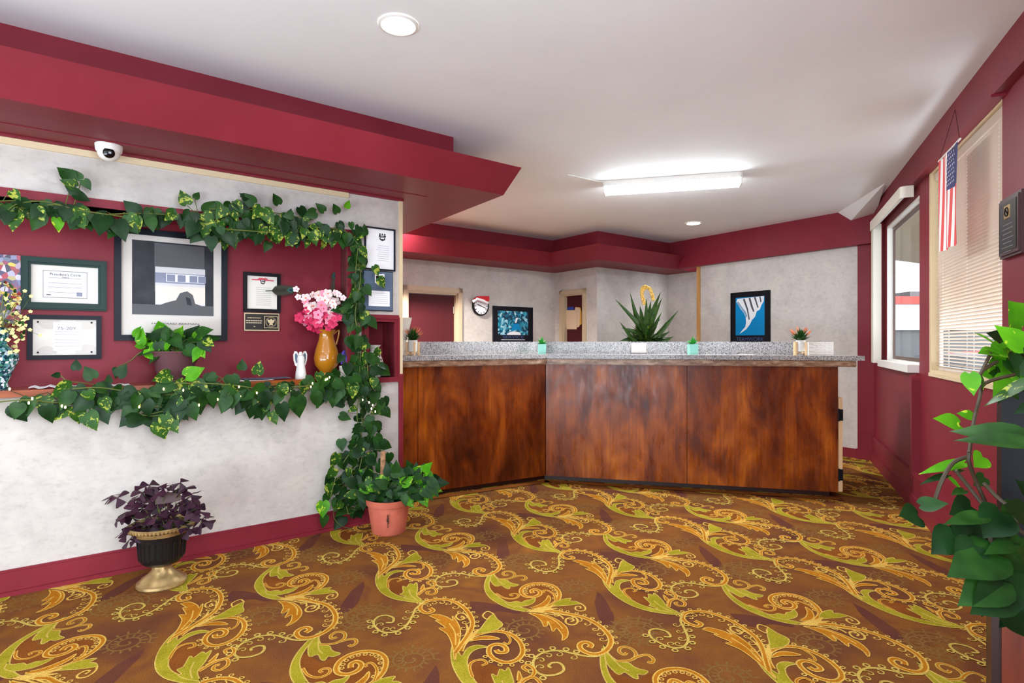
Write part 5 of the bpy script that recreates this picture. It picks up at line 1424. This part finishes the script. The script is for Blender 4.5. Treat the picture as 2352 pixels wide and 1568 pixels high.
for pts in ([(2330,860,1.35),(2262,880,1.33),(2250,915,1.30),(2236,970,1.27),(2226,1040,1.22)],[(2226,1040,1.22),(2225,1060,1.22),(2240,1100,1.24),(2262,1150,1.24),(2300,1220,1.2)],[(2226,1048,1.24),(2190,1062,1.24),(2165,1100,1.22),(2148,1145,1.22)],
            [(2260,1110,1.24),(2300,1150,1.2),(2352,1185,1.18)],[(2290,830,1.38),(2258,850,1.34),(2248,868,1.32),(2275,812,1.38)],[(2195,1080,1.25),(2235,1130,1.24),(2262,1165,1.22)],[(2262,1180,1.2),(2280,1260,1.17),(2300,1330,1.15),(2310,1400,1.14)],[(2330,1180,1.17),(2338,1212,1.17),(2352,1225,1.17)]):
    ms.tube(catmull([at(*q) for q in pts], 4), .0042, 6)
for i in range(40):
    x = random.uniform(2290, 2352); y = random.uniform(780, 870); q = at(x, y, 1.42+random.uniform(-.05,.12)); a = random.uniform(0,6.28)
    s = random.uniform(.04,.07); ml.leaf(q, q+V((math.cos(a)*s, -.02, math.sin(a)*s)), V((0,-1,.5)), s*.8, random.choice((0,0,3,1)), .2, .1)
for i in range(34):
    x = random.uniform(2200, 2350); y = random.uniform(1190, 1400); q = at(x, y, 1.22+random.uniform(-.03,.10)); a = random.uniform(2.6,5.6)
    s = random.uniform(.05,.09); ml.leaf(q, q+V((math.cos(a)*s, -.02, math.sin(a)*s)), V((0,-1,.5)), s*.8, random.choice((0,1,1)), .2, .1)
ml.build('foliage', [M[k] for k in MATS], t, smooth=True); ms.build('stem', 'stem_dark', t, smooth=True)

# ------------------------------------------------------------------ blinds and flag
t = thing('venetian_blind', 'cream horizontal slat blind in the near window, lower slats half open', 'blind', tuple(RR.pt((w2a+w2b)/2, w2z0+.03, -.05)))
mb = MB(); a0, a1 = w2a+.03, w2b-.03
RR.box(mb, a0, a1, w2z1-.075, w2z1-.022, -.075, -.02); mb.build('headrail', 'slat', t)
mb = MB(); n = 62; zt = w2z1-.085; zb = w2z0+.045
for i in range(n):
    z = zb+(zt-zb)*i/(n-1); tilt = math.radians(72 if z > 1.85 else 24+48*max(0, (z-1.30)/.55)); w = .0125
    dn, dz = math.cos(tilt)*w, math.sin(tilt)*w
    p0, p1 = RR.pt(a0, z+dz, -.035+dn), RR.pt(a1, z+dz, -.035+dn); q0, q1 = RR.pt(a0, z-dz, -.035-dn), RR.pt(a1, z-dz, -.035-dn)
    up = V((0,0,.0012)); mb.add([p0,p1,q1,q0,p0+up,p1+up,q1+up,q0+up], [(0,1,2,3),(7,6,5,4),(0,4,5,1),(3,2,6,7),(1,5,6,2),(0,3,7,4)])
mb.build('slats', 'slat', t)
mb = MB(); RR.box(mb, a0, a1, zb-.03, zb-.015, -.062, -.038); mb.build('bottom_rail', 'slat', t)
for f in (.1, .5, .9):
    mb = MB(); a = a0+(a1-a0)*f; mb.tube([RR.pt(a, zb-.02, -.034), RR.pt(a, zt+.02, -.034)], .0016, 4); mb.tube([RR.pt(a+.004, zb-.02, -.066), RR.pt(a+.004, zt+.02, -.066)], .0016, 4); mb.build('cord', 'white', t)
# vertical blind
v0, v1 = RR.s_(2001,.11), RR.s_(2110)-.035
t = thing('vertical_blind', 'cream vertical blind drawn open at the far window with a curved valance', 'blind', tuple(RR.pt((v0+v1)/2, 1.05, .1)))
mb = MB(); zt = 2.449; zb = 2.36
RR.box(mb, v0, v1, zb, zt, .105, .118); RR.box(mb, v0, v1, zt-.012, zt, .03, .105)
pts = [RR.pt(v1+.0, 0, 0)]
for i in range(6):
    a = i*math.pi/10; a2 = (i+1)*math.pi/10
    if a2 > math.pi/2+.01: break
    p0 = RR.pt(v1+.035*math.sin(a), zb, .118-.035*(1-math.cos(a))); p1 = RR.pt(v1+.035*math.sin(a2), zb, .118-.035*(1-math.cos(a2)))
    mb.bx(p0, p1-p0, (0,0,zt-zb), -RR.u3()*.004)
RR.box(mb, v1+.031, v1+.035, zb, zt, .03, .084)
RR.box(mb, v0-.02, v0, zb, zt, .03, .118)
mb.build('valance', 'vane', t)
mb = MB(); RR.box(mb, v0+.02, v1, zt-.045, zt-.014, .055, .085); mb.build('track', 'white', t)
for i in range(7):
    mb = MB(); s0 = RR.s_(2010,.07)+.020*i
    p0 = RR.pt(s0, 1.045, .035); d = RR.n3()*.07+RR.u3()*.012
    mb.bx(p0, d, RR.u3()*.0025, (0,0,zb-1.045+.05)); mb.build('vane', 'vane2' if i in (0,2) else 'vane', t)
# flag
F0 = RR.s_(2163, .075); F1 = RR.s_(2207, .075)
zt = RR.z_(2163, 370, .075); zb = RR.z_(2163, 580, .075)
t = thing('hanging_flag', 'small United States flag hung vertically from strings over the near blind', 'flag', tuple(RR.pt((F0+F1)/2, zt, .075)))
mb = MB(); nx = 26; ny = 30; vs = []
for j in range(ny+1):
    v = j/ny
    for i in range(nx+1):
        u = i/nx; sq = 1-.10*(1-v)*0
        vs.append(RR.pt(F0+(F1-F0)*(u*(.92+.08*v)), zb+(zt-zb)*v, .085+.010*math.sin(u*13+v*2)*(1-.5*v)))
fs = []; msx = []
for j in range(ny):
    for i in range(nx):
        fs.append((j*(nx+1)+i, j*(nx+1)+i+1, (j+1)*(nx+1)+i+1, (j+1)*(nx+1)+i))
        stripe = int((i+.5)/nx*13); m = 0 if stripe % 2 == 0 else 1
        if i >= nx*6/13 and j >= ny*.60: m = 2
        msx.append(m)
mb.v = vs; mb.f = fs; mb.m = msx
fl_ = mb.build('cloth', ['flag_r','flag_w','flag_b'], t, smooth=True)
mb = MB()
for j in range(9):
    for i in range(6 if j % 2 == 0 else 5):
        u = .49+(i+(.5 if j % 2 else 0)+.4)*.083; v = .62+(j+.4)*.043
        c = RR.pt(F0+(F1-F0)*u*(.92+.08*v), zb+(zt-zb)*v, .099)
        ps = [c+RR.u3()*math.sin(k*math.pi/5)*(.0085 if k % 2 == 0 else .0035)+V((0,0,math.cos(k*math.pi/5)*(.0085 if k % 2 == 0 else .0035))) for k in range(10)]
        mb.poly(ps)
mb.build('stars', 'flag_w', fl_)
mb = MB(); mb.tube([RR.pt(F0-.02, zt+.005, .085), RR.pt(F1+.03, zt+.005, .085)], .006, 6); mb.build('rod', 'white', t)
mb = MB(); mid = RR.pt((F0+F1)/2, 2.60, .055); mb.tube([RR.pt(F0-.015, zt+.005, .085), mid, RR.pt(F1+.02, zt+.005, .085)], .0015, 4); mb.build('string', 'maroon_dark', t)

# ------------------------------------------------------------------ outside the windows
mb = MB(); mb.bx((3.2,-14,-.35), (60,0,0), (0,70,0), (0,0,.1)); struct('ground_outside', mb, 'asphalt')
bx_, by_ = 14.0, 24.0
t = thing('white_building', 'white commercial building with a red band seen through the far window', 'building', (20, by_, -.25))
mb = MB(); mb.bx((bx_-4, by_, 1.75), (22,0,0), (0,8,0), (0,0,1.1)); mb.bx((bx_-4, by_+.3, -.25), (22,0,0), (0,7,0), (0,0,2.0), 1); mb.build('wall', ['bldg','bldg_dk'], t)
mb = MB(); mb.bx((bx_-4.2, by_-.1, 2.85), (22.4,0,0), (0,8.2,0), (0,0,.32)); mb.build('fascia', 'bldg_red', t)
mb = MB(); mb.bx((bx_+1.5, by_+1, 3.17), (1.2,0,0), (0,1.2,0), (0,0,.45)); mb.build('roof_unit', 'bldg_dk', t); mb = MB(); mb.bx((bx_+3.5, by_+1, 3.17), (.8,0,0), (0,1.2,0), (0,0,.3)); mb.build('roof_unit', 'bldg_dk', t)
t = thing('porch_canopy', 'pale boarded porch canopy above the outside of the far window', 'canopy', (6.5, 9, 2.9))
mb = MB(); q = RR.pt(-4.5, 2.80, -.2); q2 = RR.pt(3.0, 2.80, -.2)
e = V((5.0, 3.2, 0)); mb.bx(q, q2-q, (3.2,1.8,0), (0,0,.12)); mb.build('ceiling_boards', 'canopy', t)
mb = MB(); mb.bx(V((q.x+3.2, q.y+1.8, 2.60)), q2-q, (.12,.06,0), (0,0,.4)); mb.build('beam', 'canopy', t)
# a banner and two parked cars that show between the slats
mb = MB()
mb.bx((7.3,8.4,1.25), (1.6,.0,0), (0,.05,0), (0,0,.5), 0); mb.bx((7.3,8.38,1.55), (1.6,0,0), (0,.02,0), (0,0,.16), 1); mb.bx((7.3,8.38,1.3), (1.6,0,0), (0,.02,0), (0,0,.1), 2)
mb.bx((7.4,8.42,-.25), (.08,0,0), (0,.05,0), (0,0,1.5), 3); mb.bx((8.7,8.42,-.25), (.08,0,0), (0,.05,0), (0,0,1.5), 3)
mb.build('roadside_sign', ['bldg_red','yellow','blue','white'], label='red, yellow and blue sign glimpsed through the blind slats', cat='sign')
def car(x, y, m, label):
    t = thing('parked_car', label, 'car', (x, y, -.25), 'parked cars outside')
    z = -.25
    mb = MB(); prof = [(0,.30),(.05,.62),(.9,.72),(1.35,1.18),(2.8,1.22),(3.4,.78),(4.1,.70),(4.2,.34),(4.1,.22),(.1,.22)]
    mb.prism([(x+a, y, z+b) for a, b in prof], (0,1.65,0)); mb.build('body', m, t)
    for sgn in (0, 1):
        mb = MB(); mb.prism([(x+a, y-.01+sgn*1.66, z+b) for a, b in ((1.15,.78),(1.45,1.12),(2.7,1.15),(3.15,.80))], (0,.01,0)); mb.build('side_window', 'bldg_dk', t)
        for wx in (.85, 3.3):
            mb = MB(); mb.lathe([(.31,-.1),(.31,.1)], (x+wx, y+.06+sgn*1.53, z+.31), 20, axis=(0,1,0)); mb.build('wheel', 'tyre', t)
car(9.2, 13.2, 'car', 'dark grey car parked outside beyond the windows')
car(13.0, 17.0, 'bldg_red', 'red car parked farther out behind the dark one')

# ------------------------------------------------------------------ light
w = bpy.data.worlds.new('world'); bpy.context.scene.world = w; w.use_nodes = True
nt = w.node_tree; bg = nt.nodes['Background']
bg.inputs['Color'].default_value = (.86,.93,1,1); bg.inputs['Strength'].default_value = 1.6
def area(name, loc, direction, sx, sy, energy, col=(1,1,1), shape='RECTANGLE', spread=math.pi):
    l = bpy.data.lights.new(name, 'AREA'); l.shape = shape; l.size = sx
    if shape == 'RECTANGLE': l.size_y = sy
    l.energy = energy; l.color = col; l.spread = spread
    o = bpy.data.objects.new(name, l); COL.objects.link(o); o.location = loc
    o.rotation_euler = V(direction).to_track_quat('-Z', 'Y').to_euler(); return o
for i, c in enumerate(lamps):  # two visible downlights first, then the added unseen lamps
    area('downlight_and_fill', (c.x, c.y, CEIL-.02), (0,0,-1), .14, .14, (12,3,8,12,12,90,80)[i], ((.94,.98,1) if i < 5 else (1,.95,.89)), 'DISK', math.radians(180 if i < 5 else 150))
area('fluorescent_lamp', tuple(fc), (0,0,-1), flen, .1, 34, (.90,.97,1)).rotation_euler = (0,0,math.atan2(fd.y, fd.x))
# daylight through the entrance glazing behind the camera and through the two windows
n3 = V((BK.n.x, BK.n.y, 0))
for c in (bl*.27, bl*.75):
    area('entrance_daylight', tuple(BK.pt(c, 1.3, -.3)), n3, bl*.42, 2.2, 14, (.88,.94,1))
    area('ceiling_fill', tuple(BK.pt(c, .45, -.3)), n3*.75+V((0,0,.66)), bl*.42, .7, 82, (.74,.88,1))  # added fill tilted upward to brighten the ceiling
sun = bpy.data.lights.new('soft_daylight', 'SUN'); sun.energy = 6; sun.angle = math.radians(55); sun.color = (.94,.97,1)
so = bpy.data.objects.new('soft_daylight', sun); COL.objects.link(so); so.rotation_euler = V((-.84,.48,-.26)).to_track_quat('-Z', 'Y').to_euler(); so.location = (8,0,6)
area('window_daylight', tuple(RR.pt((w2a+w2b)/2, 1.75, -.30)), RR.n3(), 1.7, 1.6, 6, (.93,.97,1))
# unseen third window, added beside the camera to light the left side
area('window_daylight', tuple(RR.pt((w3a+w3b)/2, 1.83, -.25)), RR.n3(), 2.0, 1.2, 29, (.66,.84,1))
area('ceiling_fill', tuple(RR.pt((w3a+w3b)/2, 1.2, -.35)), RR.n3()*.7+V((0,0,.7)), 2.0, .6, 88, (.72,.87,1))  # added upward fill at the unseen window, aimed at the ceiling
for a, e in (((w1a+w1b)/2, 3), ((w2a+w2b)/2, 16)):
    area('ceiling_fill', tuple(RR.pt(a, .72, -.55)), RR.n3()*.62+V((0,0,.78)), 1.3, .45, e, (.76,.89,1))  # added fills hidden below the sills to lift the ceiling on the right

# ------------------------------------------------------------------ camera
cam = bpy.data.cameras.new('camera'); co = bpy.data.objects.new('camera', cam); COL.objects.link(co)
cam.sensor_width = 36; cam.lens = 36*F/2352; cam.shift_y = (CY-784)/2352
co.location = (0,0,H); co.rotation_euler = (math.pi/2,0,0); cam.clip_start = .05; cam.clip_end = 200
sc = bpy.context.scene; sc.camera = co
sc.view_settings.view_transform = 'Standard'; sc.view_settings.look = 'None'; sc.view_settings.gamma = 1
sc.view_settings.use_curve_mapping = False; sc.view_settings.exposure = .33
